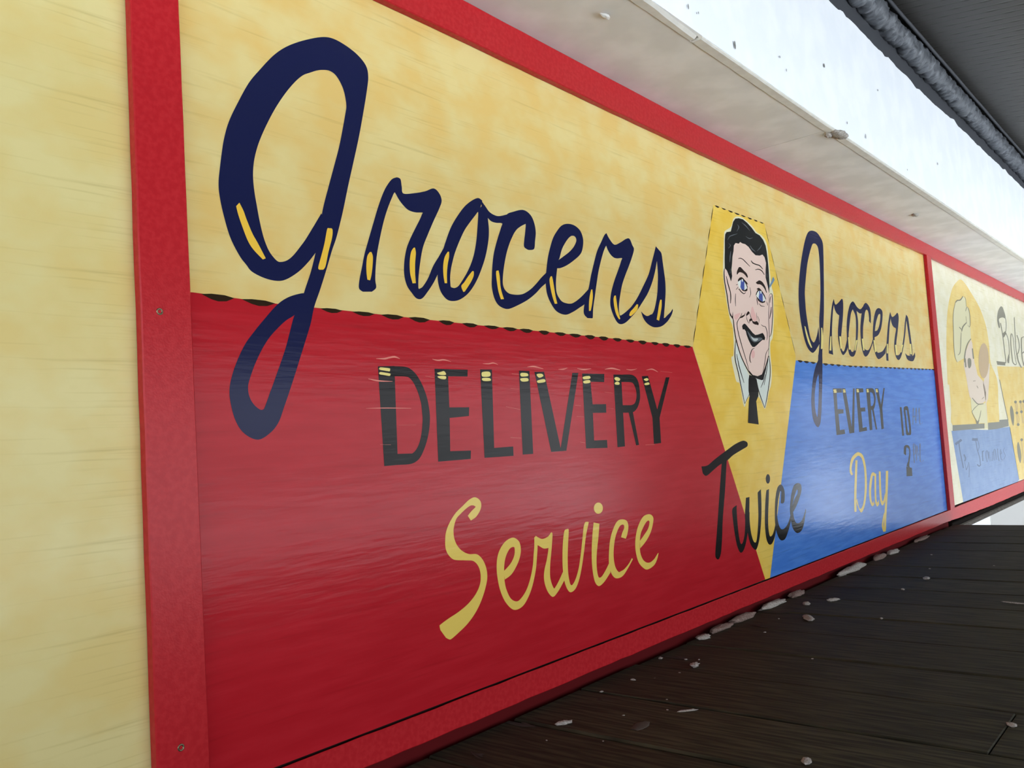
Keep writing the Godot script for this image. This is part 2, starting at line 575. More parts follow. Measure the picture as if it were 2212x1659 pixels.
func fascia(par: Node3D) -> void:
	var s := begin()
	var no := FastNoiseLite.new()
	no.seed = 4
	no.frequency = 3.0
	no.fractal_octaves = 4
	var x0 := -3.6
	var x1 := 13.4
	var n := 680
	var z := 0.25 * K
	var pa := Vector3()
	var pb := Vector3()
	for i in n + 1:
		var x := lerpf(x0, x1, float(i) / n)
		var top := yk(1.178 + 0.010 * no.get_noise_1d(x) + 0.008 * sin(x * 1.1 + 0.8))
		# torn flakes of paint standing up from the edge
		for fl in [[2.47, 0.03, 0.010], [2.86, 0.03, -0.010], [3.2, 0.05, -0.012], [3.75, 0.06, 0.012], [4.75, 0.05, 0.010]]:
			if absf(x / K - fl[0]) < fl[1]:
				top += fl[2] * K * (1.0 - absf(x / K - fl[0]) / fl[1])
		var a := Vector3(x, soffit_y(x) + 0.004, z) - par.position
		var b := Vector3(x, top, z + 0.002 + 0.002 * no.get_noise_1d(x * 2.0 + 9.0)) - par.position
		if i > 0:
			var c := (a + pb) / 2.0 - Vector3(0, 0, 0.006)
			quad(s, pa, a, b, pb, c)
			var back := Vector3(0, 0, -0.010)
			quad(s, pb, b, b + back, pb + back, c)
			quad(s, pa + back, a + back, b + back, pb + back, c)
			quad(s, pa, a, a + back, pa + back, c)
		pa = a
		pb = b
	var o := mesh_node("fascia_face", s, M.white, par)
	# small knocks and spots in the white paint
	var spots := SurfaceTool.new()
	spots.begin(Mesh.PRIMITIVE_TRIANGLES)
	for q in [[1.512, 0.842, 0.002, 0.006], [1.554, 0.844, 0.0015, 0.003], [1.545, 0.84, 0.001, 0.002], [1.716, 0.83, 0.004, 0.010], [1.965, 0.882, 0.003, 0.003], [2.272, 0.955, 0.005, 0.006], [2.416, 0.835, 0.003, 0.004], [2.572, 0.834, 0.003, 0.008], [2.982, 0.82, 0.003, 0.003], [2.0, 0.86, 0.002, 0.004], [3.4, 0.93, 0.004, 0.005], [2.74, 1.02, 0.003, 0.003]]:
		var c := Vector3(q[0] * K, yk(q[1]), z + 0.0046) - par.position
		for k in 8:
			var a1 := TAU * k / 8.0
			var a2 := TAU * (k + 1) / 8.0
			tri(spots, c, c + Vector3(cos(a1) * q[2] * K, sin(a1) * q[3] * K, -0.001), c + Vector3(cos(a2) * q[2] * K, sin(a2) * q[3] * K, -0.001), c - Vector3(0, 0, 1))
	mesh_node("chipped_spots", spots, M.speck, par)

func insulation_roll() -> void:
	var cy := yk(1.268)
	var cz := 0.2655 * K
	var o := root("insulation_roll", Vector3(3.2, cy, cz))
	tag(o, "grey crinkled roll of roof insulation along the top of the white face", "insulation")
	var no := FastNoiseLite.new()
	no.seed = 12
	no.frequency = 1.0
	no.fractal_octaves = 2
	var s := begin()
	s.set_smooth_group(0)
	var n := 1500
	var sides := 22
	var x0 := -3.4
	var x1 := 13.0
	var prev: Array[Vector3] = []
	for i in n + 1:
		var x := lerpf(x0, x1, float(i) / n)
		var ring: Array[Vector3] = []
		for j in sides:
			var a := TAU * j / sides
			var skew := x + 0.020 * sin(a + 0.6)
			var crease := 0.55 - 2.6 * absf(no.get_noise_2d(skew * 15.0, cos(a) * 0.9 + 2.0 * sin(a * 0.5))) - 1.2 * absf(no.get_noise_2d(skew * 34.0 + 40.0, sin(a) * 1.6))
			var r := (0.0385 + 0.0095 * crease + 0.004 * no.get_noise_1d(x * 3.0)) * K
			ring.append(Vector3(x - o.position.x, sin(a) * r, cos(a) * r * 0.92))
		if i > 0:
			for j in sides:
				var k := (j + 1) % sides
				quad(s, prev[j], prev[k], ring[k], ring[j], Vector3(x - o.position.x, 0, 0))
		prev = ring
	mesh_node("crinkled_sleeve", s, M.roll, o)
	var s2 := begin()
	s2.set_smooth_group(0)
	prev = []
	for i in 201:
		var x := lerpf(x0, x1, i / 200.0)
		var c := Vector3(x - o.position.x, yk(1.322) - cy + 0.003 * no.get_noise_1d(x * 2.0), 0.291 * K - cz)
		var ring: Array[Vector3] = []
		for j in 8:
			var a := TAU * j / 8
			ring.append(c + Vector3(0, sin(a), cos(a)) * 0.0075)
		if i > 0:
			for j in 8:
				quad(s2, prev[j], prev[(j + 1) % 8], ring[(j + 1) % 8], ring[j], c)
		prev = ring
	mesh_node("edge_cord", s2, M.strip, o)

# a rough lump: a squashed ball with uneven skin
func lump(par: Node, called: String, at: Vector3, r: Vector3, m: Material, off: Vector3, seed_: int) -> MeshInstance3D:
	var no := FastNoiseLite.new()
	no.seed = seed_
	no.frequency = 1.6
	no.fractal_octaves = 3
	var s := begin()
	s.set_smooth_group(0)
	var rows := 7
	var cols := 14
	var grid := []
	for i in rows + 1:
		var line: Array[Vector3] = []
		var v := PI * i / rows - PI / 2
		for j in cols:
			var u := TAU * j / cols
			var d := Vector3(cos(v) * cos(u), sin(v), cos(v) * sin(u))
			var k := 1.0 + 0.55 * no.get_noise_3dv(d * 1.6)
			line.append(at - off + d * r * k)
		grid.append(line)
	for i in rows:
		for j in cols:
			var k2 := (j + 1) % cols
			quad(s, grid[i][j], grid[i][k2], grid[i + 1][k2], grid[i + 1][j], at - off)
	return mesh_node(called, s, m, par)

# ------------------------------------------------------------------ the red frame and its screws
func timber() -> void:
	var z1 := 0.0145 * K
	var top := root("frame_rail", Vector3(2.6, yk(0.733), 0))
	tag(top, "long red painted timber rail along the top of the signs under the bulkhead", "rail", "")
	var s := begin()
	var stn := []
	for q in [[-0.6, 0.733], [0.5, 0.733], [1.0, 0.733], [1.7, 0.7255], [2.1, 0.723], [2.9, 0.7255], [4.1, 0.7315], [4.25, 0.7285], [6.4, 0.724], [11.0, 0.722]]:
		var x: float = q[0] * K
		stn.append([x - top.position.x, yk(q[1]) - top.position.y, soffit_y(x) - 0.0005 - top.position.y])
	batten(s, 0, stn, 0.0016, z1, 0.0006)
	mesh_node("rail_board", s, M.frame, top)
	var bot := root("frame_rail", Vector3(2.6, yk(-0.44), 0))
	tag(bot, "long red painted timber rail along the bottom of the signs just above the deck", "rail", "")
	s = begin()
	stn = []
	for q in [[-0.6, -0.440, -0.3962], [2.0, -0.440, -0.3962], [4.05, -0.442, -0.3955], [4.3, -0.446, -0.3925], [4.9, -0.453, -0.390], [6.4, -0.453, -0.3835], [11.0, -0.453, -0.380]]:
		stn.append([q[0] * K - bot.position.x, yk(q[1]) - bot.position.y, yk(q[2]) - bot.position.y])
	batten(s, 0, stn, 0.0016, 0.0045, 0.0011, 0.045)
	mesh_node("rail_board", s, M.frame, bot)
	var left := root("frame_stile", Vector3(0.535 * K, yk(-0.39), 0))
	tag(left, "red upright timber strip with two screws at the left end of the large sign", "upright")
	s = begin()
	batten(s, 1, [[yk(-0.3935) - left.position.y, 0.5 * K - left.position.x, 0.5665 * K - left.position.x], [yk(0.732) - left.position.y, 0.5 * K - left.position.x, 0.5645 * K - left.position.x]], 0.0016, z1, 0.0005)
	mesh_node("stile_board", s, M.frame, left)
	for q in [[0.5233, 0.1926], [0.530, -0.325]]:
		screw(left, Vector3(q[0] * K, yk(q[1]), z1) - left.position)
	var mid := root("frame_stile", Vector3(4.14 * K, yk(-0.39), 0))
	tag(mid, "red upright timber strip between the large sign and the bakery sign", "upright")
	s = begin()
	batten(s, 1, [[yk(-0.3935) - mid.position.y, 4.07 * K - mid.position.x, 4.145 * K - mid.position.x], [yk(0.73) - mid.position.y, 4.105 * K - mid.position.x, 4.178 * K - mid.position.x]], 0.0016, z1, 0.0006)
	mesh_node("stile_board", s, M.frame, mid)

func screw(par: Node3D, at: Vector3) -> void:
	var s := begin()
	s.set_smooth_group(0)
	var prof := [[0.0, -0.0012], [0.0018, -0.0010], [0.0030, 0.0006], [0.0042, 0.0012], [0.0052, 0.0004], [0.0054, -0.001]]
	var n := 20
	for i in prof.size() - 1:
		for j in n:
			var a := TAU * j / n
			var b := TAU * (j + 1) / n
			var f := func(q, w): return at + Vector3(cos(w) * q[0], sin(w) * q[0], q[1])
			quad(s, f.call(prof[i], a), f.call(prof[i], b), f.call(prof[i + 1], b), f.call(prof[i + 1], a), at - Vector3(0, 0, 0.02))
	var o := mesh_node("screw", s, M.screw, par)
	var s2 := begin()
	block(s2, at + Vector3(-0.0015, -0.0005, -0.0012), at + Vector3(0.0015, 0.0005, -0.0002), 0.0001)
	block(s2, at + Vector3(-0.0005, -0.0015, -0.0012), at + Vector3(0.0005, 0.0015, -0.00018), 0.0001)
	mesh_node("drive_slot", s2, M.hole, o)

# ------------------------------------------------------------------ litter on the deck
func flake(label: String, group: String, x: float, z: float, r: Vector3, turn: float, seed_: int, m: Material = null) -> void:
	var at := Vector3(x * K, yk(-0.4625) + r.y * 0.75, z * K)
	var o := lump(self, "paint_flake", Vector3.ZERO, r, m if m else M.flake, Vector3.ZERO, seed_)
	o.position = at
	o.rotation.y = turn
	tag(o, label, "paint flake", group)

func litter() -> void:
	# single flakes that stand out
	flake("largest long pale paint flake, lying under the yellow kite of the sign", "", 2.077, 0.154, Vector3(0.040, 0.004, 0.014), 0.55, 21)
	flake("pale flake nearest the bottom edge of the picture, alone on a board", "", 1.187, 0.495, Vector3(0.016, 0.003, 0.008), 0.3, 22)
	flake("thin pale sliver beside the second board gap, in front of the word Service", "", 1.311, 0.243, Vector3(0.022, 0.002, 0.004), -0.75, 23)
	flake("small bright round flake with crumbs, below the word Service", "", 1.571, 0.117, Vector3(0.014, 0.005, 0.010), 0.2, 24)
	flake("long thin curved sliver at the right edge of the deck", "", 2.42, 0.54, Vector3(0.042, 0.002, 0.004), 1.35, 25)
	flake("pale chip lying at the end joint of a board on the right", "", 1.47, 0.697, Vector3(0.011, 0.003, 0.007), 0.9, 26)
	flake("crumpled two-part white flake on the nearest visible board by the bottom rail", "", 1.157, 0.097, Vector3(0.018, 0.004, 0.008), -0.5, 27)
	flake("dull oval scab of old paint beside the crumpled white flake", "", 1.209, 0.212, Vector3(0.030, 0.0012, 0.015), 0.15, 28, M.dust2)
	flake("pinkish flake with a tail, near the plaster ridge under the word Twice", "", 2.311, 0.130, Vector3(0.022, 0.005, 0.010), -0.7, 29)
	flake("white flake just left of the pinkish tailed flake", "", 2.241, 0.086, Vector3(0.016, 0.005, 0.012), 0.4, 30)
	flake("white flake alone on the boards, out from the blue half of the sign", "", 2.717, 0.258, Vector3(0.020, 0.004, 0.010), 0.2, 31)
	# crumbs too small to tell apart
	for q in [[2.137, 0.307, 7], [2.523, 0.247, 10], [1.595, 0.024, 9], [1.514, 0.114, 4], [1.338, 0.049, 6], [1.43, 0.06, 8], [1.61, 0.075, 5], [1.62, 0.10, 4], [1.30, 0.21, 4], [1.24, 0.16, 4], [1.35, 0.18, 4], [1.9, 0.12, 5], [2.05, 0.09, 4], [1.72, 0.3, 4], [2.9, 0.22, 6], [3.2, 0.15, 6], [3.0, 0.38, 5], [1.46, 0.09, 3], [1.08, 0.12, 3], [1.12, 0.2, 3]]:
		var r := float(q[2]) * 0.0008
		flake("tiny pale crumb of paint scattered on the dark deck boards", "paint crumbs on the deck", q[0], q[1], Vector3(r, r * 0.35, r * 0.7), rng.randf_range(0, TAU), int(q[0] * 1000))
	# rubbed dusty patches on the boards near the wall, which nobody could count: one object
	var ds := begin()
	ds.set_smooth_group(0)
	for q in [[2.521, 0.11, 0.15, 0.02], [2.756, 0.055, 0.11, 0.035], [2.386, 0.045, 0.10, 0.03], [1.962, 0.085, 0.07, 0.03], [1.12, 0.03, 0.06, 0.02], [1.30, 0.07, 0.06, 0.025], [1.45, 0.10, 0.05, 0.02], [2.13, 0.04, 0.09, 0.03], [3.05, 0.10, 0.10, 0.03], [1.62, 0.05, 0.07, 0.02], [0.98, 0.06, 0.06, 0.015]]:
		for n in 5:
			var c := Vector3(q[0] * K + rng.randf_range(-0.5, 0.5) * q[3], yk(-0.4625) + 0.0004, q[1] * K + rng.randf_range(-0.3, 0.3) * q[2])
			var w := rng.randf_range(0.25, 0.6)
			var turn := rng.randf_range(-0.5, 0.5)
			var prev := Vector3()
			for k in 17:
				var a := TAU * k / 16.0
				var f := 0.75 + 0.35 * sin(a * 3.0 + n * 2.1) * cos(a * 5.0 + n)
				var e := c + Vector3(cos(a) * q[3] * w * f * 0.7, -0.0002, sin(a) * q[2] * w * f).rotated(Vector3.UP, 0) + Vector3(sin(a) * turn * 0.02, 0, 0)
				if k > 0:
					tri(ds, c + Vector3(0, 0.0012, 0), prev, e, c - Vector3(0, 1, 0))
				prev = e
	var dust := mesh_node("dust", ds, M.dust)
	tag(dust, "dull grey dusty smears rubbed on the deck boards close to the bottom rail", "dust", "", "stuff")
	var k := 0
	# lumps of old plaster in the corner where deck and wall meet, left to right
	k = 0
	for q in [[1.796, 0.012, 0.022, 0.010, "first small white plaster lump in the corner, below the last letter e of Service"], [1.90, 0.006, 0.060, 0.012, "long pinkish plaster ridge in the corner under the word Twice"], [2.02, 0.004, 0.065, 0.014, "pinkish plaster ridge in the corner left of the kite's lower tip"], [2.20, 0.004, 0.08, 0.014, "narrow pale plaster ridge in the corner right under the kite's lower tip"], [2.36, 0.006, 0.05, 0.014, "short pale plaster ridge just past the kite's lower tip"],
			[2.80, 0.006, 0.14, 0.019, "big whitish plaster ridge in the corner below the blue field, largest of the row"], [3.08, 0.008, 0.07, 0.018, "grey plaster lump right of the big whitish ridge"], [3.22, 0.010, 0.06, 0.014, "pale plaster lump in the corner below the word Day"], [3.60, 0.006, 0.09, 0.012, "farthest thin plaster ridge before the end of the deck"]]:
		var o2 := lump(self, "plaster_ridge", Vector3.ZERO, Vector3(q[2] * 1.15, q[3] * 0.7, 0.016), M.plaster if k in [0, 3, 5, 7] else M.plaster2, Vector3.ZERO, 130 + k)
		o2.position = Vector3(q[0] * K, yk(-0.4625) + q[3] * 0.3, q[1] * K + 0.008)
		tag(o2, q[4], "plaster")
		k += 1


# ------------------------------------------------------------------ the signs
func panel(x0: float, x1: float, y0: float, y1: float, m: Material) -> void:
	box_node("panel", Vector3(x0 * K, yk(y0), -0.014), Vector3(x1 * K, yk(y1), 0.0), m, sign_root, 0.001, org)

func plain_sign() -> void:
	begin_sign("blank_sign", Vector3(-0.6, yk(-0.4), 0))
	panel(-2.6, 0.505, -0.3932, 0.80, M.cream_panel)
	tag(sign_root, "plain cream yellow sign board left of the first red upright", "sign")

func grocer_sign() -> void:
	begin_sign("grocery_sign", Vector3(2.34 * K, yk(-0.4), 0))
	panel(0.507, 4.14, -0.3932, 0.79, M.yellow)
	tag(sign_root, "large painted yellow, red and blue grocery delivery sign with a man's portrait", "sign")
	p("red_field", "red", 1, "", "deep red lower half of the sign")
	pol([5689,2233,5763,2237,7060,2197,7647,2196,8161,2198,9458,2188,11238,2174,14817,2173,18914,2161,19763,437,21892,-3925,20397,-4017,15931,-4008,10210,-3968,7440,-3982,6418,-3959,5700,-4081])
	p("blue_field", "blue", 1, "", "blue field on the right of the sign")
	pol([25352,2051,27506,2024,30372,2026,34324,2095,41231,2204,41098,-3936,31473,-3938,23335,-3955,22193,-3945])
	p("gold_diamond", "gold", 1, "", "tall yellow kite behind the portrait")
	pol([20716,6009,23911,6026,25362,2169,22207,-3947,22031,-3977,21891,-3930,19763,437,18955,2185])
	p("script_letter", "navy", 2, "", "large navy script letter G with a long looped tail")
	rib([7967,3301,7858,3618,7716,3007,7585,3227,7583,2857,7453,3062,7412,2700,7325,2918,7207,2568,7222,2837,7049,2521,7122,2800,6842,2536,7046,2807,6643,2603,6946,2901,6557,2689,6886,3008,6456,2805,6837,3149,6327,3041,6792,3356,6237,3360,6764,3532,6196,3591,6734,3740,6191,3748,6724,3952,6215,3928,6749,4156,6258,4177,6805,4351,6302,4380,6881,4535,6383,4627,6997,4766,6522,4909,7146,5026,6721,5264,7318,5280,6922,5526,7491,5496,7148,5793,7644,5647,7377,5997,7774,5727,7675,6187,7906,5801,8026,6360,8028,5848,8250,6410,8149,5870,8497,6379,8258,5839,8725,6301,8353,5737,8883,6178,8413,5605,8920,6016,8441,5409,8881,5794,8413,5272,8782,5406,8339,4995,8658,4961,8252,4699,8511,4500,8118,4326,8396,4146,8026,4074,8254,3685,7883,3666,8119,3305,7795,3275,8017,3078,7716,3007,7891,2764,7616,2715,7767,2473,7498,2446,7643,2201,7395,2197,7574,1974,7287,2038,7490,1766,7206,1816,7374,1493,7114,1564,7260,1224,6973,1250,7137,944,6836,958,7050,757,6742,759,6954,557,6714,732,6816,417,6677,730,6620,329,6624,760,6420,413,6573,807,6298,578,6531,870,6232,816,6504,956,6224,1000,6505,1058,6266,1170,6547,1176,6344,1358,6627,1352,6479,1599,6747,1556,6622,1773,6866,1715,6786,1952,7006,1853,7014,2181,7146,1969,7204,2306,7288,2054,7426,2382,7453,2168,7527,2391,7578,2212])
	p("highlight", "ochre", 3, "last", "")
	rib([6439,3475,6491,3532,6465,3367,6549,3429,6512,3230,6589,3323,6592,3032,6670,3141,6677,2914,6755,3007,6819,2795,6866,2817])
	p("highlight", "ochre", 3, "last", "")
	rib([7974,3411,8028,3419,7946,3386,8048,3392,7884,3165,8030,3274,7819,2982,7951,3052,7752,2800,7884,2833,7768,2764,7838,2772])
	p("script_letter", "navy", 2, "", "navy script letter r in the large word")
	rib([8568,2517,8749,2535,8497,2565,8841,2607,8518,2706,8833,2725,8574,2884,8853,2917,8638,3095,8893,3128,8710,3278,8961,3361,8844,3600,9053,3633,8968,3893,9155,3877,9090,4142,9279,4111,9186,4291,9352,4215,9302,4420,9401,4150,9415,4475,9442,4257])
	rib([9415,4475,9308,4215,9490,4458,9362,4206,9509,4337,9410,4132,9538,4229,9492,4050,9800,4286,9618,3972,10037,4361,9774,3957,10244,4449,9943,3981,10371,4390,9929,3949,10421,4268,9881,3865,10348,4115,9790,3732,10197,3882,9676,3564,10047,3636,9586,3418,9912,3396,9526,3293,9827,3133,9468,3088,9767,2875,9452,2873,9751,2724,9498,2706,9756,2683,9599,2593,9798,2695,9694,2516,9858,2735,9819,2526,9985,2882,9967,2662,10120,3101,10108,2819,10278,3292,10215,2967,10413,3465,10321,3091])
	p("highlight", "ochre", 3, "last", "")
	rib([8752,3157,8783,3161,8697,3087,8808,3086,8668,2958,8787,2925,8662,2816,8757,2795,8671,2715,8725,2710])
	p("highlight", "ochre", 3, "last", "")
	rib([9693,3353,9723,3360,9631,3274,9736,3272,9590,3120,9707,3101,9581,2921,9693,2933,9623,2757,9696,2768])
	p("script_letter", "navy", 2, "", "navy script letter o in the large word")
	rib([11475,4458,11348,4197,11370,4489,11332,4227,11205,4418,11259,4154,11010,4284,11115,4013,10814,4089,10957,3844,10617,3845,10811,3635,10473,3595,10679,3414,10355,3354,10602,3246,10253,3134,10547,3100,10213,2941,10515,2958,10224,2789,10511,2853,10284,2658,10516,2791,10420,2556,10561,2780,10603,2555,10611,2780,10783,2618,10701,2821,10972,2742,10811,2929,11144,2919,10953,3095,11296,3134,11072,3269,11457,3426,11168,3461,11568,3735,11242,3688,11604,3962,11290,3913,11592,4182,11332,4139,11595,4294,11341,4232,11497,4406,11334,4249])
	p("highlight", "ochre", 3, "last", "")
	rib([10492,3393,10524,3397,10410,3292,10516,3305,10362,3147,10473,3178,10352,2974,10440,3018,10371,2839,10428,2844])
	p("highlight", "ochre", 3, "last", "")
	rib([11085,3128,11122,3128,10973,3026,11112,3050,10860,2907,11043,2944,10777,2828,10956,2847,10819,2731,10858,2743])
	p("script_letter", "navy", 2, "", "navy script letter c in the large word")
	rib([11423,4476,11477,4200,11548,4369,11583,4166,11649,4284,11687,4114,11783,4247,11825,4108,11924,4252,11996,4120,12159,4324,12083,3998])
	rib([12755,3729,12702,3725,12895,3772,12590,3768,12943,3939,12606,3891,12981,4096,12649,4046,12967,4245,12685,4219,12899,4386,12646,4209,12775,4469,12540,4159,12603,4486,12418,4085,12338,4404,12324,3997,12134,4314,12244,3893,11990,4109,12162,3772,11891,3932,12067,3596,11791,3738,12005,3444,11699,3530,11954,3294,11634,3291,11911,3128,11600,3076,11893,3002,11582,2899,11916,2915,11624,2710,11973,2858,11718,2587,12051,2824,11872,2532,12147,2816,12036,2537,12315,2824,12294,2627,12489,2863,12592,2753,12701,2966,12840,2896,12892,3097,13035,3037,13056,3227,13197,3138,13220,3340,13366,3271,13388,3465])
	p("highlight", "ochre", 3, "last", "")
	rib([11731,3206,11794,3222,11719,3142,11816,3118,11730,2985,11819,2941,11755,2828,11847,2819,11808,2692,11895,2703])
	p("script_letter", "navy", 2, "", "navy script letter e in the large word")
	rib([13592,3474,13560,3601,13706,3493,13660,3649,13908,3566,13831,3743,14117,3671,14023,3851,14370,3822,14186,3968,14493,3939,14282,4071,14562,4111,14320,4137,14559,4252,14313,4186,14472,4381,14267,4219,14278,4452,14200,4220,14045,4445,14131,4199,13841,4373,14023,4124,13664,4228,13913,4019,13518,4061,13800,3886,13401,3851,13698,3696,13318,3667,13652,3632,13261,3488,13591,3460,13206,3272,13537,3271,13186,3118,13513,3114,13204,2931,13519,2980,13293,2768,13587,2881,13476,2603,13705,2808,13756,2557,13946,2796,14025,2636,14134,2856,14271,2745,14367,2982,14450,2830,14629,3157,14602,2943,14741,3219])
	p("highlight", "ochre", 3, "last", "")
	rib([13358,3285,13399,3294,13312,3208,13422,3220,13326,3057,13449,3050,13369,2889,13473,2899,13430,2748,13513,2759])
	p("script_letter", "navy", 2, "", "second navy script letter r, before the s")
	rib([14517,2545,14691,2552,14399,2636,14717,2590,14453,2850,14754,2775,14542,3018,14852,3047,14653,3210,14945,3302,14752,3444,15043,3559,14894,3726,15151,3778,15055,4015,15292,4025,15227,4225,15415,4179,15379,4405,15439,4161,15468,4467,15478,4177])
	rib([15468,4467,15408,4209,15575,4349,15468,4102,15751,4253,15567,4009,15992,4334,15692,3958,16243,4452,15825,3958,16393,4474,16014,3988,16488,4349,15974,3923,16547,4259,15900,3807,16449,4081,15782,3643,16276,3841,15665,3482,16108,3627,15570,3335,15938,3383,15481,3169,15827,3138,15418,2975,15748,2920,15426,2820,15736,2750,15547,2610,15766,2696,15702,2506,15867,2728,15937,2543,16053,2817,16233,2703,16267,2942,16476,2862,16539,3161,16706,3045,16828,3453,16992,3292,17102,3750,17222,3561,17298,4066,17392,3828,17443,4312,17506,4069,17532,4465,17539,4142])
	p("highlight", "ochre", 3, "last", "")
	rib([14727,3161,14769,3165,14652,3008,14768,3019,14606,2843,14709,2832,14588,2701,14648,2706])
	p("highlight", "ochre", 3, "last", "")
	rib([15596,3113,15646,3122,15547,3028,15659,3017,15560,2841,15681,2851,15615,2699,15714,2727,15708,2605,15756,2621])
	p("highlight", "ochre", 3, "last", "")
	rib([16484,3004,16540,2998,16342,2905,16491,2885,16189,2807,16345,2787,16126,2720,16195,2711])
	p("script_letter", "navy", 2, "", "navy script letter s ending the large word")
	rib([17532,4465,17506,4412,17674,4388,17511,4184,17766,4327,17528,4095,17792,4150,17528,3866,17820,3900,17512,3705,17843,3672,17478,3542,17821,3417,17433,3357,17754,3159,17336,3122,17682,2924,17210,2910,17631,2739,17064,2787])
	rib([16645,2854,16654,2826,16772,2791,16718,2706,16914,2769,16848,2605,17112,2824,17027,2545,17366,2810,17216,2528,17636,2773,17504,2572,17813,2855,17790,2704,17986,2948,18005,2869,18090,3033,18097,2992])
	p("highlight", "ochre", 3, "last", "")
	rib([17534,3196,17601,3202,17458,3065,17578,3052,17377,2878,17497,2865,17300,2715,17405,2696])
	p("block_letter", "black", 2, "", "black block letter D")
	pol([8788,1377,9129,1394,9086,-150,8806,-152])
	rib([9055,1388,9043,1230,9352,1388,9340,1232,9484,1348,9439,1209,9613,1244,9526,1123,9721,1081,9601,985,9795,904,9656,815,9832,713,9669,651,9836,548,9668,526,9799,359,9632,338,9737,197,9577,190,9655,50,9503,81,9541,-82,9413,17,9367,-149,9346,14,9070,-150,9083,21,8941,-150,8954,24])
	p("highlight", "straw", 3, "last", "")
	cur([8829,1361,8924,1361,9028,1352,9030,1327,9017,1307,8921,1315,8814,1330])
	p("highlight", "straw", 3, "last", "")
	cur([8824,1290,8919,1285,9030,1271,9032,1254,9011,1234,8916,1244,8809,1257])
	p("block_letter", "black", 2, "", "black block letter E after the D")
	pol([10008,1375,10806,1379,10791,1262,10317,1256,10302,735,10786,734,10765,585,10294,559,10261,9,10763,-3,10744,-145,9965,-149])
	p("highlight", "straw", 3, "last", "")
	cur([10060,1305,10153,1327,10228,1340,10270,1294,10232,1276,10112,1278])
	p("highlight", "straw", 3, "last", "")
	cur([10064,1240,10111,1257,10257,1255,10250,1207,10143,1209])
	p("block_letter", "black", 2, "", "black block letter L")
	pol([11126,1392,11436,1400,11363,16,11881,19,11875,-149,11094,-144])
	p("highlight", "straw", 3, "last", "")
	cur([11179,1348,11365,1357,11374,1281,11192,1266,11154,1297])
	p("highlight", "straw", 3, "last", "")
	cur([11169,1242,11354,1246,11381,1200,11185,1194])
	p("block_letter", "black", 2, "", "black block letter I")
	pol([12189,1400,12495,1400,12440,-141,12135,-139])
	p("highlight", "straw", 3, "last", "")
	cur([12219,1339,12282,1361,12428,1352,12435,1305,12250,1293])
	p("highlight", "straw", 3, "last", "")
	cur([12217,1254,12419,1265,12433,1211,12253,1200])
	p("block_letter", "black", 2, "", "black block letter V")
	pol([12644,1388,12939,1396,13293,-73,13852,1398,14058,1403,13472,-131,12987,-130])
	p("highlight", "straw", 3, "last", "")
	cur([12702,1342,12857,1357,12904,1315,12772,1280])
	p("highlight", "straw", 3, "last", "")
	cur([12714,1224,12923,1256,12948,1203,12735,1181])
	p("block_letter", "black", 2, "", "black block letter E before the R")
	pol([14186,1392,14984,1402,14955,1231,14460,1231,14475,768,14963,771,14948,592,14462,594,14435,34,14901,29,14898,-135,14135,-114])
	p("highlight", "straw", 3, "last", "")
	cur([14207,1325,14430,1347,14447,1296,14230,1275])
	p("highlight", "straw", 3, "last", "")
	cur([14211,1240,14420,1264,14436,1210,14234,1193])
	p("block_letter", "black", 2, "", "black block letter R")
	pol([15324,1397,15623,1404,15561,-132,15275,-138])
	pol([15803,605,15977,603,16128,-123,16008,-129])
	rib([15557,1397,15536,1244,15990,1411,15967,1244,16189,1365,16082,1216,16299,1247,16154,1125,16329,1071,16183,1015,16319,905,16167,904,16239,757,16090,794,16120,648,15964,749,15941,588,15829,744,15510,585,15532,746])
	p("highlight", "straw", 3, "last", "")
	cur([15346,1321,15452,1345,15562,1316,15539,1271,15409,1269])
	p("highlight", "straw", 3, "last", "")
	cur([15344,1214,15439,1248,15533,1226,15511,1186,15382,1185])
	p("block_letter", "black", 2, "", "black block letter Y")
	pol([16459,1384,16727,1399,17013,640,17513,1382,17679,1385,17087,449,17066,-119,16751,-126,16777,454])
	p("highlight", "straw", 3, "last", "")
	cur([16530,1316,16677,1347,16736,1310,16631,1280])
	p("highlight", "straw", 3, "last", "")
	cur([16545,1223,16717,1253,16753,1207,16582,1189])
	p("chalk_smear", "chalk", 3, "", "")
	rib([8760,1493,8760,1499,8935,1489,8934,1516,9035,1510,9031,1536,9145,1524,9151,1551,9251,1508,9255,1515])
	p("chalk_smear", "chalk", 3, "", "")
	rib([9970,1530,9972,1535,10094,1506,10098,1527,10242,1519,10246,1540,10409,1502,10411,1507])
	p("chalk_smear", "chalk", 3, "", "")
	rib([11203,1495,11204,1500,11358,1490,11358,1509,11483,1508,11487,1527,11608,1491,11611,1496])
	p("chalk_smear", "chalk", 3, "", "")
	rib([8506,731,8506,734,8942,728,8943,742,9435,724,9436,728])
	p("chalk_smear", "chalk", 3, "", "")
	rib([8582,1180,8584,1186,8780,1143,8785,1165,9070,1147,9070,1152])
	p("chalk_smear", "chalk", 3, "", "")
	rib([9787,1246,9788,1249,9999,1228,10000,1232])
	p("chalk_smear", "chalk", 3, "", "")
	rib([11972,1334,11973,1338,12172,1325,12173,1330])
	p("chalk_smear", "chalk", 3, "", "")
	rib([11912,1070,11913,1073,12155,1052,12155,1055])
	p("chalk_smear", "chalk", 3, "", "")
	rib([11748,737,11749,741,12149,682,12151,685])
	p("chalk_smear", "chalk", 3, "", "")
	rib([11821,181,11822,185,12128,159,12129,163])
	p("chalk_smear", "chalk", 3, "", "")
	rib([12441,1471,12441,1478,12638,1474,12646,1502,12917,1448,12921,1455])
	p("chalk_smear", "chalk", 3, "", "")
	rib([13396,1456,13396,1462,13561,1452,13559,1475,13702,1490,13700,1495])
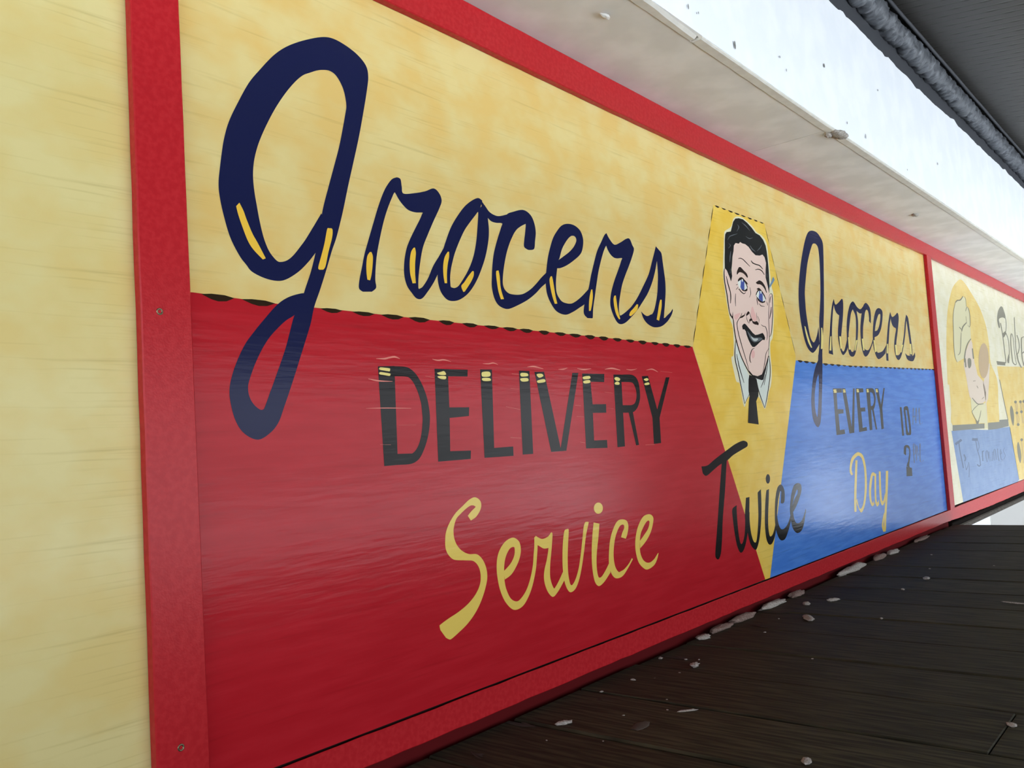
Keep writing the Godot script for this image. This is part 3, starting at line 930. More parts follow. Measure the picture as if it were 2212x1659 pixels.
	p("chalk_smear", "chalk", 3, "", "")
	rib([14024,1486,14027,1493,14238,1462,14242,1489,14509,1495,14508,1502])
	p("chalk_smear", "chalk", 3, "", "")
	rib([15013,1496,15012,1504,15280,1512,15288,1544,15601,1493,15605,1502])
	p("chalk_smear", "chalk", 3, "", "")
	rib([15838,1523,15840,1528,16038,1503,16039,1522,16284,1545,16283,1549])
	p("chalk_smear", "chalk", 3, "", "")
	rib([16668,1522,16667,1529,16918,1542,16930,1568,17170,1493,17176,1499])
	p("chalk_smear", "chalk", 3, "", "")
	rib([17287,1511,17288,1514,17821,1499,17822,1502])
	p("chalk_smear", "chalk", 3, "", "")
	rib([14933,1023,14935,1027,15244,997,15245,1000])
	p("chalk_smear", "chalk", 3, "", "")
	rib([13864,749,13865,753,14062,741,14063,745])
	p("chalk_smear", "chalk", 3, "", "")
	rib([13893,526,13894,530,14136,519,14136,522])
	p("chalk_smear", "chalk", 3, "", "")
	rib([13944,20,13945,23,14114,-2,14115,2])
	p("chalk_smear", "chalk", 3, "", "")
	rib([16387,-136,16387,-131,16777,-144,16777,-139])
	p("chalk_smear", "chalk", 3, "", "")
	rib([14998,688,14999,690,15232,672,15233,675])
	p("chalk_smear", "chalk", 3, "", "")
	rib([9149,465,9149,467,9516,459,9516,461])
	p("chalk_smear", "chalk", 3, "", "")
	rib([8744,179,8744,181,8964,166,8965,169])
	p("script_letter", "straw2", 2, "", "pale yellow script letter S with a broad foot")
	rib([10651,-1172,10584,-1085,10791,-1122,10680,-1019,10909,-1011,10782,-962,10934,-910,10777,-947,10885,-838,10733,-927,10776,-794,10658,-926,10637,-826,10550,-966,10482,-909,10411,-1039,10298,-1011,10303,-1111,10142,-1153,10234,-1243,10045,-1300,10220,-1340,10015,-1452,10237,-1441,10021,-1570,10293,-1547,10082,-1676,10401,-1646,10203,-1761,10556,-1717,10459,-1807,10748,-1747,10648,-1844,10876,-1846,10760,-1941,10954,-1990,10808,-2079,10974,-2135,10784,-2237,10933,-2281,10674,-2380,10815,-2484,10484,-2506,10646,-2674,10243,-2600,10425,-2830,9983,-2667,10184,-2938,9812,-2720,10024,-2996,9778,-2741,9968,-2990,9791,-2810,9902,-2951])
	p("script_letter", "straw2", 2, "", "first pale yellow script letter e")
	rib([11418,-2273,11400,-2128,11604,-2212,11502,-2081,11768,-2077,11625,-2004,11867,-1942,11713,-1900,11905,-1808,11736,-1807,11868,-1674,11718,-1751,11718,-1587,11617,-1760,11516,-1620,11527,-1832,11359,-1726,11462,-1928,11266,-1859,11424,-2048,11226,-2040,11412,-2172,11233,-2227,11413,-2318,11287,-2453,11448,-2459,11410,-2671,11546,-2622,11607,-2826,11703,-2698,11843,-2812,11843,-2653,12029,-2674,11991,-2539,12171,-2483,12114,-2366,12285,-2240,12206,-2163,12346,-2008,12257,-1952,12386,-1805,12291,-1804,12369,-1638,12307,-1653])
	p("script_letter", "straw2", 2, "", "pale yellow script letter r")
	rib([12345,-1629,12300,-1783,12523,-1708,12404,-1812,12708,-1690,12558,-1887,12808,-1623,12714,-1896])
	rib([12827,-1621,12727,-1681,12851,-1674,12704,-1891,12791,-1936,12633,-2093,12727,-2173,12539,-2278,12695,-2390,12508,-2428,12716,-2527,12544,-2587,12783,-2649,12628,-2723,12842,-2625,12748,-2799,12946,-2541,12906,-2725,13053,-2434,13072,-2595,13140,-2346,13178,-2510])
	p("script_letter", "straw2", 2, "", "pale yellow script letter v")
	rib([13265,-1620,13343,-1617,13212,-1671,13366,-1654,13148,-1892,13312,-1913,13105,-2159,13268,-2182,13097,-2384,13254,-2431,13129,-2604,13282,-2618,13207,-2753,13314,-2673,13306,-2809,13373,-2674,13461,-2761,13483,-2581,13600,-2599,13606,-2392,13718,-2362,13707,-2127,13828,-2073,13793,-1857,13923,-1802,13855,-1652,14033,-1589,13912,-1563,14024,-1557,13955,-1549])
	p("script_letter", "straw2", 2, "", "pale yellow script letter i with its dot")
	rib([14209,-1591,14408,-1637,14137,-1827,14343,-1876,14070,-2152,14241,-2199,14051,-2434,14204,-2456,14083,-2675,14227,-2638,14151,-2800,14284,-2690,14264,-2847,14382,-2662,14453,-2782,14535,-2553,14668,-2646,14675,-2428])
	p("dot", "straw2", 2, "last", "")
	cur([14568,-1342,14546,-1388,14497,-1423,14431,-1438,14361,-1431,14301,-1403,14263,-1361,14253,-1312,14275,-1265,14323,-1231,14389,-1216,14459,-1222,14520,-1249,14559,-1292])
	p("script_letter", "straw2", 2, "", "pale yellow script letter c")
	rib([15326,-2049,15152,-1998,15401,-1953,15205,-1917,15459,-1808,15292,-1827,15414,-1689,15291,-1764,15235,-1637,15220,-1746,15047,-1662,15113,-1782,14868,-1816,14964,-1938,14738,-2021,14870,-2136,14664,-2280,14827,-2352,14645,-2521,14858,-2552,14726,-2703,14963,-2678,14870,-2794,15068,-2677,15099,-2786,15186,-2655,15325,-2658,15360,-2576,15536,-2500,15501,-2475])
	p("script_letter", "straw2", 2, "", "last pale yellow script letter e")
	rib([15851,-2319,15864,-2162,16117,-2193,16036,-2067,16345,-2012,16228,-1946,16467,-1815,16307,-1824,16467,-1709,16279,-1774,16324,-1642,16175,-1797,16069,-1668,16036,-1898,15848,-1838,15920,-2014,15721,-2042,15864,-2162,15669,-2239,15842,-2313,15682,-2419,15858,-2443,15761,-2608,15937,-2570,15935,-2749,16074,-2648,16102,-2797,16222,-2662,16362,-2747,16381,-2619,16507,-2637,16510,-2545,16587,-2516,16562,-2513])
	p("script_letter", "black", 2, "", "black script letter T across red and yellow")
	rib([18870,-754,18911,-923,19187,-747,19089,-994,19572,-626,19469,-881,19965,-514,19831,-772,20338,-411,20288,-677,20785,-293,20609,-572,21237,-222,21127,-459,21455,-250,21460,-390,21530,-295,21535,-337])
	rib([19958,-713,20246,-648,19874,-946,20146,-964,19715,-1409,20000,-1432,19503,-2040,19766,-2068,19348,-2487,19642,-2523,19235,-2806,19537,-2846,19208,-2955,19443,-2987,19278,-3031,19360,-3042])
	p("script_letter", "black", 2, "", "black script letter w")
	rib([20485,-1861,20592,-1844,20308,-1938,20557,-1962,20306,-2231,20543,-2256,20341,-2554,20553,-2552,20416,-2856,20596,-2772,20562,-3040,20663,-2839,20754,-3007,20765,-2793,20948,-2816,20892,-2619,21093,-2561,20981,-2331,21208,-2300,21010,-2115,21293,-2034,21084,-1904,21366,-1703,21149,-1704])
	rib([21077,-2067,21295,-2089,21042,-2337,21258,-2306,21082,-2615,21274,-2610,21184,-2900,21360,-2826,21377,-3062,21461,-2902,21538,-3070,21560,-2865,21751,-2833,21680,-2630,21934,-2434,21799,-2279,22029,-2106,21842,-2003,22084,-1771,21862,-1808,22102,-1556,21886,-1627])
	p("script_letter", "black", 2, "", "black script letter i with its dot")
	rib([22445,-1615,22624,-1592,22340,-1850,22551,-1869,22236,-2183,22445,-2204,22161,-2544,22369,-2567,22178,-2885,22389,-2797,22313,-3058,22458,-2863,22521,-3056,22606,-2823,22732,-2896,22767,-2669,22865,-2709,22893,-2480])
	p("dot", "black", 2, "last", "")
	cur([22751,-1326,22725,-1381,22677,-1423,22616,-1443,22555,-1439,22506,-1410,22477,-1363,22475,-1306,22500,-1252,22548,-1210,22608,-1189,22670,-1193,22720,-1221,22749,-1269])
	p("script_letter", "black", 2, "", "black script letter c over the blue edge")
	rib([23441,-2066,23315,-2039,23578,-2019,23342,-1983,23652,-1787,23405,-1796,23592,-1618,23418,-1738,23427,-1531,23366,-1704,23192,-1601,23255,-1813,23008,-1851,23119,-2036,22884,-2189,23014,-2318,22825,-2531,23050,-2585,22874,-2797,23163,-2729,23030,-3004,23301,-2765,23235,-3065,23453,-2747,23467,-3014,23657,-2666,23744,-2780,23841,-2522,23946,-2563,23992,-2357])
	p("script_letter", "black", 2, "", "black script letter e on blue")
	rib([24102,-2383,24101,-2217,24412,-2216,24346,-1997,24701,-1997,24551,-1892,24884,-1796,24610,-1804,24865,-1639,24579,-1771,24638,-1582,24513,-1781,24352,-1631,24370,-1892,24136,-1827,24233,-2047,24007,-2058,24116,-2219,23916,-2290,24129,-2431,23915,-2530,24171,-2587,23973,-2776,24264,-2687,24131,-2929,24414,-2719,24350,-2991,24617,-2695,24639,-2942,24817,-2594,24860,-2752,24949,-2483,25090,-2404,25057,-2370])
	p("script_letter", "navy", 2, "", "smaller navy script letter G running down into the blue")
	rib([27417,2654,27474,3210,27225,2538,27283,2938,26946,2389,27074,2743,26697,2342,26898,2680,26379,2483,26696,2828,26178,2770,26589,3197,26046,3176,26530,3599,25991,3586,26538,3960,26027,4064,26580,4266,26179,4556,26748,4677,26451,5128,27006,5196,26730,5589,27280,5570,27023,5998,27501,5818,27329,6276,27637,5936,27680,6386,27786,5976,28097,6392,27950,5968,28404,6269,28092,5867,28574,6094,28124,5554,28536,5703,28079,5137,28412,5112,27992,4623,28281,4526,27896,4237,28117,3880,27757,3850,27962,3398,27595,3434,27823,3015,27519,2997,27669,2605,27377,2560,27574,2293,27250,2310,27554,2177,27205,2239,27487,1910,27093,1786,27362,1455,27069,1450,27209,967,26929,967,27057,522,26769,525,26885,155,26687,350,26650,3,26651,325,26428,92,26596,380,26270,312,26545,527,26261,711,26549,783,26396,1147,26650,1113,26659,1628,26864,1466,26969,1969,27085,1674,27358,2245,27304,1829])
	p("highlight", "straw", 3, "last", "")
	rib([26271,3161,26365,3138,26331,2927,26480,2906,26462,2666,26620,2674,26655,2496,26759,2501])
	p("highlight", "straw", 3, "last", "")
	rib([27701,3194,27786,3199,27614,2849,27783,2858,27499,2489,27646,2511])
	p("script_letter", "navy", 2, "", "smaller navy script letter r")
	rib([28169,2379,28568,2348,28252,2633,28559,2648,28411,3019,28632,3032,28590,3442,28769,3454,28780,3838,28978,3919,28930,4075,29121,4124,29114,4269,29158,4095])
	rib([29114,4269,29053,4102,29227,4085,29115,3930,29542,4177,29259,3796,29937,4344,29445,3745,30002,4167,29492,3716,29873,3761,29379,3497,29670,3353,29227,3163,29470,2951,29195,2871,29401,2624,29291,2554,29551,2501,29474,2384,29709,2573,29721,2443,29971,2847,30003,2619,30188,3123,30239,2960])
	p("highlight", "straw", 3, "last", "")
	rib([28465,2959,28553,2964,28254,2476,28429,2484])
	p("highlight", "straw", 3, "last", "")
	rib([29303,3006,29460,3015,29300,2587,29466,2594])
	p("script_letter", "navy", 2, "", "smaller navy script letter o")
	rib([31197,4304,30981,4065,31011,4346,30906,4042,30699,4210,30708,3891,30402,3901,30543,3644,30183,3519,30370,3333,30073,3116,30247,3093,30039,2752,30241,2795,30139,2427,30340,2568,30436,2356,30502,2525,30725,2451,30673,2616,31011,2766,30899,2895,31229,3183,31056,3275,31378,3636,31163,3655,31344,3941,31151,3858,31269,4208,31028,3984,31151,4317,30946,4045])
	rib([31156,4335,31230,4068,31413,4186,31462,4001,31752,4127,31706,3969,32099,4260,32085,4033])
	p("highlight", "straw", 3, "last", "")
	rib([30161,3022,30277,3028,30137,2592,30311,2600])
	p("highlight", "straw", 3, "last", "")
	rib([30968,2966,31119,2974,30693,2583,30812,2589])
	p("script_letter", "navy", 2, "", "smaller navy script letter c")
	rib([32775,3680,32605,3756,32889,3989,32648,3900,32843,4269,32613,4109,32461,4421,32439,4166,32099,4260,32245,4045,31811,3908,32098,3825,31586,3478,31868,3462,31497,3062,31746,3042,31532,2654,31780,2734,31771,2418,31996,2658,32162,2509,32267,2687,32558,2770,32590,2877,32907,3034,32884,3138])
	p("highlight", "straw", 3, "last", "")
	rib([31595,3050,31751,3059,31625,2624,31781,2631])
	p("script_letter", "navy", 2, "", "smaller navy script letter e")
	rib([33061,3184,33154,3420,33539,3300,33481,3476,33964,3579,33795,3695,34273,4020,34003,4000,34296,4279,33997,4127,33916,4347,33776,4074,33546,4237,33508,3856,33235,3943,33305,3626,33014,3572,33127,3330,32872,3209,33051,3077,32831,2853,33063,2829,32976,2542,33223,2630,33256,2376,33503,2635,33732,2465,33927,2725,34184,2627,34407,2966])
	p("highlight", "straw", 3, "last", "")
	rib([32895,3068,33028,3075,32943,2611,33142,2655])
	p("script_letter", "navy", 2, "", "second smaller navy script letter r")
	rib([34215,2356,34481,2347,34290,2705,34563,2716,34537,3193,34814,3245,34861,3766,35068,3743,35129,4121,35289,4058,35310,4311,35364,4101])
	rib([35310,4311,35252,4130,35495,4129,35352,3874,35892,4216,35551,3737,36274,4348,35822,3698,36368,4136,35816,3603,36071,3618,35615,3364,35715,3105,35390,2976,35603,2761,35428,2604,35678,2614,35741,2428,36084,2706,36167,2576,36471,3028,36681,3039,36867,3512,37134,3645,37175,4039,37392,4093,37458,4366,37474,4138])
	p("highlight", "straw", 3, "last", "")
	rib([34478,3006,34622,3013,34337,2634,34503,2640])
	p("highlight", "straw", 3, "last", "")
	rib([35502,3019,35690,3029,35490,2606,35747,2635])
	p("highlight", "straw", 3, "last", "")
	rib([36393,3063,36615,3074,36161,2747,36290,2752])
	p("script_letter", "navy", 2, "", "smaller navy script letter s")
	rib([37458,4366,37365,4209,37707,4234,37433,4017,37761,3802,37486,3706,37828,3291,37553,3277,37841,2936,37538,2962,37771,2657,37374,2681])
	rib([36779,2754,36799,2697,37038,2668,36984,2510,37435,2664,37360,2446,37847,2680,37842,2471,38175,2832,38188,2673])
	p("highlight", "straw", 3, "last", "")
	rib([37539,3158,37745,3169,37456,2723,37730,2734])
	p("block_letter", "charcoal", 2, "", "small black block letter E before the V")
	pol([28242,1231,29062,1239,29057,1098,28548,1087,28492,546,29041,542,29027,405,28538,392,28527,-139,28971,-128,28987,-276,28182,-297])
	p("highlight", "straw", 3, "last", "")
	cur([28285,1193,28534,1195,28523,1157,28295,1147])
	p("highlight", "straw", 3, "last", "")
	cur([28301,1132,28541,1141,28529,1095,28313,1093])
	p("block_letter", "charcoal", 2, "", "small black block letter V")
	pol([29096,1240,29423,1243,29696,-60,30179,1251,30346,1252,29884,-264,29405,-277])
	p("highlight", "straw", 3, "last", "")
	cur([29175,1201,29378,1203,29390,1163,29186,1158])
	p("highlight", "straw", 3, "last", "")
	cur([29180,1138,29386,1148,29398,1108,29193,1103])
	p("block_letter", "charcoal", 2, "", "small black block letter E after the V")
	pol([30454,1253,31226,1261,31237,1124,30775,1109,30745,576,31242,585,31240,448,30793,445,30787,-127,31206,-97,31217,-229,30385,-259])
	p("highlight", "straw", 3, "last", "")
	cur([30529,1221,30723,1223,30735,1182,30540,1177])
	p("highlight", "straw", 3, "last", "")
	cur([30523,1160,30731,1166,30743,1125,30548,1119])
	p("block_letter", "charcoal", 2, "", "small black block letter R")
	pol([31529,1264,31952,1268,31807,-216,31508,-229])
	pol([31962,516,32159,523,32333,-209,32183,-226])
	rib([31823,1267,31821,1128,32342,1259,32165,1109,32509,1025,32311,939,32419,726,32260,769,32157,515,32064,642,31788,497,31829,635])
	p("highlight", "straw", 3, "last", "")
	cur([31595,1231,31775,1233,31788,1191,31607,1185])
	p("highlight", "straw", 3, "last", "")
	cur([31602,1168,31783,1174,31796,1132,31615,1126])
	p("block_letter", "charcoal", 2, "", "small black block letter Y")
	pol([32545,1274,32922,1278,33038,680,33535,1301,33673,1294,33162,549,33105,-208,32824,-231,32849,509])
	p("highlight", "straw", 3, "last", "")
	cur([32601,1240,32803,1242,32817,1199,32614,1193])
	p("highlight", "straw", 3, "last", "")
	cur([32608,1176,32812,1182,32825,1139,32635,1133])
	p("numeral", "charcoal", 2, "", "grey brushed numeral 10")
	pol([35336,568,35565,567,35537,-542,35274,-540])
	rib([36112,603,36062,454,36408,571,36220,423,36493,319,36241,282,36541,-43,36281,2,36534,-364,36288,-317,36441,-531,36193,-454,36127,-547,36159,-453,35834,-512,36085,-371,35817,-265,36031,-191,35837,90,36045,106,35797,367,36031,365,35857,545,36048,454,36112,603,36129,453])
	p("small_letter", "slate", 2, "", "faint grey letter A after the 10")
	rib([36908,-152,36797,-149,37211,528,37115,543,37176,23,37290,26])
	rib([36916,152,36916,192,37272,157,37272,197])
	p("small_letter", "slate", 2, "", "faint grey letter M after the 10")
	rib([37353,-101,37240,-98,37606,526,37505,540,37599,42,37610,75,37937,522,38047,537,37792,-113,37909,-109,38252,-115,38242,-82])
	p("small_letter", "slate", 2, "", "faint grey letter P after the 2")
	rib([36588,-1666,36478,-1661,36698,-952,36589,-946,36827,-970,36938,-968,36731,-1281,36839,-1291,36530,-1312,36591,-1340])
	p("small_letter", "slate", 2, "", "faint grey letter M after the 2")
	rib([36895,-1584,36791,-1577,37170,-997,37078,-981,37211,-1431,37163,-1403,37549,-930,37654,-923,37324,-1630,37431,-1630,37884,-1642,37871,-1611])
	p("numeral", "charcoal", 2, "", "grey brushed numeral 2")
	rib([35254,-1243,35528,-1314,35306,-1090,35587,-1141,35416,-958,35662,-1017,35697,-915,35761,-1022,35988,-952,35884,-1056,36139,-1068,35971,-1100,36119,-1265,35964,-1257,36005,-1456,35825,-1427,35884,-1607,35712,-1559,35818,-1741,35594,-1611,35891,-1824,35456,-1720])
	pol([35417,-1737,36125,-1838,36085,-2151,35336,-2110])
	p("script_letter", "straw2", 2, "", "pale yellow script capital D on blue")
	rib([29225,-1668,29371,-1639,29084,-1562,29290,-1517,29148,-1333,29328,-1383,29385,-1093,29529,-1198,29829,-957,29877,-1079,30188,-946,30154,-1065,30568,-1093,30396,-1185,30730,-1466,30513,-1494,30698,-1909,30482,-1893,30547,-2340,30333,-2322,30279,-2716,30114,-2661,29977,-2924,29854,-2814,29739,-2928,29665,-2776,29516,-2684,29559,-2532,29445,-2522,29581,-2456])
	rib([29729,-1189,29937,-1201,29547,-1670,29764,-1685,29318,-2239,29544,-2257,29180,-2730,29404,-2751,29184,-2877,29366,-2883])
	p("script_letter", "straw2", 2, "", "pale yellow script letter a on blue")
	rib([31630,-1747,31536,-1844,31322,-1707,31348,-1832,31052,-1893,31238,-1988,30812,-2281,31044,-2299,30791,-2642,30986,-2619,30979,-2853,31098,-2751,31246,-2805,31196,-2678])
	rib([31561,-1764,31751,-1776,31391,-2327,31579,-2342,31333,-2731,31519,-2666,31509,-2912,31602,-2776,31749,-2852,31760,-2688])
	p("script_letter", "straw2", 2, "", "pale yellow script letter y with a looped tail")
	rib([32059,-1713,32267,-1726,31935,-2246,32154,-2263,31887,-2699,32106,-2676,32056,-2922,32165,-2786,32342,-2865,32321,-2716,32525,-2713,32536,-2503])
	rib([32858,-1742,33129,-1759,32654,-2302,32922,-2322,32395,-2911,32632,-2933,32151,-3389,32385,-3413,31974,-3825,32194,-3850,31859,-3770,32050,-3710,31819,-3601,32024,-3582,31996,-3372,32132,-3449,32214,-3187,32306,-3321])
	p("portrait", "halo", 2, "", "hand painted head of a smiling dark haired man in shirt and tie")
	cur([21152,5137,21209,5335,21302,5415,21658,5576,21829,5806,22020,5910,22289,5951,22638,5919,23069,5797,23323,5673,23645,5630,23906,5493,23983,5276,23990,4966,24001,4554,24037,4146,24108,3947,23993,3320,23951,3128,23784,2670,23588,2498,23518,2173,23512,1693,23378,1292,23193,1092,22824,603,22490,933,21825,932,21508,670,21379,1265,21185,1337,21099,1538,20995,1960,21152,2077,21240,2752,21110,3005,21016,3374,20936,3926,20945,4301])
	p("face", "skin", 3, "portrait", "")
	pol([21055,4351,20985,4212,20976,3986,21040,3656,21090,3287,21177,3033,21291,2980,21311,2756,21376,2442,21540,2093,21781,1799,22045,1598,22292,1504,22650,1492,22923,1589,23178,1803,23354,2007,23438,2290,23549,2657,23677,2735,23820,3017,23911,3330,23952,3522,24013,3917,23896,3947,23807,3918,23837,4126,23910,5162,23592,5141,22066,5249,21690,5079,21452,4265])
	p("cheek_tint", "blush", 4, "portrait", "")
	cur([22511,3414,22585,3457,22639,3405,22684,3305,22758,3235,22785,3152,22747,3074,22612,3055,22510,3085,22442,3174,22443,3286])
	p("cheek_tint", "blush", 4, "portrait", "")
	cur([22466,2121,22430,2051,22362,2006,22290,2004,22241,2044,22232,2111,22268,2181,22335,2226,22407,2229,22458,2189])
	p("cheek_tint", "blush", 4, "portrait", "")
	cur([21416,3133,21587,3183,21778,3216,21678,3126,21494,3012,21360,3048])
	p("hair", "hair", 4, "portrait", "")
	pol([21202,5144,21257,5304,21349,5379,21610,5434,21697,5563,21815,5736,21965,5848,22191,5899,22457,5909,22714,5851,22969,5761,23222,5638,23498,5608,23716,5507,23854,5361,23894,5202,23915,4957,23923,4649,23884,4233,23807,3939,23746,4157,23651,4392,23699,4622,23768,4836,23704,4992,23574,5057,23373,5000,23087,4973,22871,5045,22667,5156,22453,5206,22275,5200,22147,5222,22048,5159,21853,5151,21730,5066,21678,4905,21583,4739,21528,4560,21449,4359,21458,4189,21367,4037,21302,4134,21170,4308,21057,4361,21093,4600,21156,4891])
	p("hair_sheen", "grey", 5, "portrait", "")
	rib([21378,5167,21366,5169,21534,5279,21503,5292,21750,5347,21736,5367,22017,5434,22013,5440])
	p("hair_sheen", "grey", 5, "portrait", "")
	rib([21412,5077,21423,5082,21492,5033,21535,5038,21366,4941,21375,4938])
	p("hair_sheen", "grey", 5, "portrait", "")
	rib([21497,4881,21514,4882,21404,4717,21463,4722,21374,4560,21391,4561])
	p("hair_sheen", "grey", 5, "portrait", "")
	rib([22058,5696,22073,5701,22113,5629,22166,5635,21976,5491,21989,5490])
	p("hair_sheen", "grey", 5, "portrait", "")
	rib([22342,5799,22354,5806,22582,5732,22625,5755,22847,5639,22861,5646])
	p("hair_sheen", "grey", 5, "portrait", "")
	rib([22759,5207,22777,5214,22861,5114,22914,5140,23101,5072,23115,5080])
	p("hair_sheen", "grey", 5, "portrait", "")
	rib([23213,5108,23202,5111,23439,5215,23396,5224,23593,5344,23579,5345])
	p("hair_sheen", "grey", 5, "portrait", "")
	rib([22539,5433,22547,5440,22756,5398,22769,5420,23002,5461,23001,5467])
	p("hair_sheen", "grey", 5, "portrait", "")
	rib([23741,4525,23762,4528,23739,4402,23760,4405])
	p("hair_sheen", "grey", 5, "portrait", "")
	rib([21381,4390,21403,4392,21334,4252,21357,4254])
	p("collar", "shirt", 3, "portrait", "")
	pol([21334,2439,21201,2004,21298,1710,21414,1228,21554,754,21884,1007,21964,1520,21774,1761,21505,2129])
	pol([22352,1470,22484,1126,22795,642,22995,934,23276,1370,23409,1770,23419,2109,23316,2006,23050,1642,22726,1419])
	p("tie", "black", 5, "portrait", "")
	pol([21990,1539,21920,1405,21859,1102,21894,951,21821,800,21653,240,22313,184,22301,455,22286,818,22450,962,22492,1164,22391,1442,22356,1490])
	p("chin_shadow", "black", 5, "portrait", "")
	pol([21973,1672,22210,1540,22518,1512,22803,1567,22960,1698,23163,1842,23114,1722,22865,1422,22769,1405,22502,1435,22244,1488,22038,1560])
	p("ink_line", "ink", 5, "portrait", "")
	rib([21354,2497,21377,2498,21182,2003,21228,2006,21323,1523,21369,1528,21542,753,21566,755])
	p("ink_line", "ink", 5, "portrait", "")
	rib([21564,752,21544,756,21894,1005,21874,1010])
	p("ink_line", "ink", 5, "portrait", "")
	rib([21315,2073,21338,2076,21401,1710,21447,1717,21610,1314,21633,1317])
	p("ink_line", "ink", 5, "portrait", "")
	rib([22400,1441,22427,1444,22476,1103,22529,1110,22781,637,22807,640])
	p("ink_line", "ink", 5, "portrait", "")
	rib([22814,637,22792,639,23041,933,22996,936,23349,1489,23302,1490,23433,1771,23384,1769,23421,2110,23397,2108])
	p("ink_line", "ink", 5, "portrait", "")
	rib([23319,2027,23340,2026,23096,1624,23138,1623,22878,1267,22898,1265])
	p("ink_line", "ink", 5, "portrait", "")
	rib([23028,1583,23048,1581,22861,1385,22899,1381,22648,1197,22666,1193])
	p("ink_line", "ink", 5, "portrait", "")
	rib([21013,4346,21040,4349,20961,4209,21009,4215,20953,3982,21007,3991,21022,3653,21076,3662,21065,3284,21114,3291,21128,3102,21155,3107])
	p("ink_line", "ink", 5, "portrait", "")
	rib([21236,3087,21263,3092,21278,2978,21321,2984,21284,2753,21338,2760,21335,2474,21389,2483,21513,2087,21567,2098,21755,1793,21808,1806,22002,1582,22041,1594,22235,1492,22257,1502])
	p("ink_line", "ink", 5, "portrait", "")
	rib([21725,3089,21741,3086,21510,2940,21543,2940,21496,2729,21535,2734,21623,2396,21661,2402,21809,2026,21844,2031,21985,1671,22005,1674])
	p("ink_line", "ink", 5, "portrait", "")
	rib([21086,4147,21113,4152,21138,3944,21192,3956,21233,3729,21287,3739,21233,3581,21288,3586,21197,3428,21224,3429])
	p("ink_line", "ink", 5, "portrait", "")
	rib([23810,3895,23796,3900,23916,3942,23927,3957,23985,3893,24031,3899,23930,3520,23975,3524,23884,3308,23929,3310,23788,3016,23832,3017,23657,2745,23691,2744,23557,2670,23575,2666])
	p("ink_line", "ink", 5, "portrait", "")
	rib([23800,3672,23778,3671,23862,3799,23819,3799,23941,3878,23921,3880])
	p("ink_line", "ink", 5, "portrait", "")
	rib([23794,3897,23812,3898,23675,3499,23704,3501,23612,3307,23647,3310,23555,2899,23589,2901,23510,2595,23543,2596,23418,2330,23446,2330,23363,2087,23379,2088])
	p("ink_line", "ink", 5, "portrait", "")
	rib([23847,3554,23876,3556,23772,3387,23830,3388,23649,3194,23677,3194])
	p("ink_line", "ink", 5, "portrait", "")
	rib([23425,2331,23439,2329,23191,2162,23222,2160,23037,1879,23069,1877,22883,1658,22899,1657])
	p("ink_line", "ink", 5, "portrait", "")
	rib([23343,2108,23379,2106,23100,1825,23170,1818,22889,1621,22923,1616])
	p("ink_line", "ink", 5, "portrait", "")
	rib([21932,4720,21928,4730,22051,4746,22063,4768,22213,4733,22245,4754,22375,4676,22414,4696,22636,4593,22655,4603])
	p("ink_line", "ink", 5, "portrait", "")
	rib([22735,4773,22765,4786,22828,4708,22876,4737,23063,4690,23095,4722,23287,4683,23334,4713,23493,4613,23522,4627])
	p("ink_line", "ink", 5, "portrait", "")
	rib([22977,4532,22973,4544,23186,4570,23201,4597,23400,4547,23447,4572,23556,4460,23585,4470])
	p("ink_line", "ink", 5, "portrait", "")
	rib([21766,3842,21749,3848,21804,3865,21831,3886,21879,3815,21922,3835,22000,3776,22035,3799,22112,3765,22107,3785,22230,3821,22214,3828])
	p("ink_line", "ink", 5, "portrait", "")
	rib([21655,3967,21649,3978,21760,3993,21753,4004])
	p("ink_line", "ink", 5, "portrait", "")
	rib([21636,3836,21617,3842,21778,3919,21758,3925])
	p("ink_line", "ink", 5, "portrait", "")
	rib([22886,3720,22908,3724,22898,3627,22942,3635,22939,3531,22961,3535])
	p("ink_line", "ink", 5, "portrait", "")
	rib([23025,3582,23045,3590,23149,3517,23176,3537,23395,3522,23402,3532])
	p("ink_line", "ink", 5, "portrait", "")
	rib([22513,3997,22528,3999,22521,3913,22551,3917,22516,3808,22545,3809,22422,3700,22435,3700])
	p("ink_line", "ink", 5, "portrait", "")
	rib([21571,3726,21590,3727,21506,3549,21545,3552,21504,3378,21523,3380])
	p("ink_line", "ink", 5, "portrait", "")
	rib([22128,3178,22141,3180,22133,3075,22159,3080,22201,2986,22225,2993,22280,2971,22267,2980,22355,3036,22344,3037])
	p("ink_line", "ink", 5, "portrait", "")
	rib([22346,3269,22361,3271,22383,3168,22413,3174,22431,3087,22461,3093,22491,3026,22506,3030])
	p("ink_line", "ink", 5, "portrait", "")
	rib([22857,3213,22870,3216,22918,3114,22945,3117,22892,3008,22905,3009])
	p("ink_line", "ink", 5, "portrait", "")
	rib([22800,3305,22810,3306,22799,3162,22819,3165,22799,3087,22809,3088])
	p("ink_line", "ink", 5, "portrait", "")
	rib([23042,2982,23056,2989,23156,2943,23175,2958,23315,2931,23349,2943,23389,2810,23428,2815,23383,2667,23418,2669,23334,2559,23353,2559])
	p("ink_line", "ink", 5, "portrait", "")
	rib([21853,3223,21869,3222,21757,3126,21783,3122,21504,2943,21537,2941,21494,2785,21528,2789,21540,2606,21575,2612,21643,2385,21672,2390,21739,2163,21756,2166])
	p("ink_line", "ink", 5, "portrait", "")
	rib([22468,2290,22477,2282,22289,2244,22325,2235,22129,2080,22172,2078,22092,1942,22137,1946,22155,1867,22176,1871])
	p("ink_line", "ink", 5, "portrait", "")
	rib([23550,3685,23565,3689,23597,3616,23628,3622,23613,3575,23629,3578])
	p("ink_line", "ink", 5, "portrait", "")
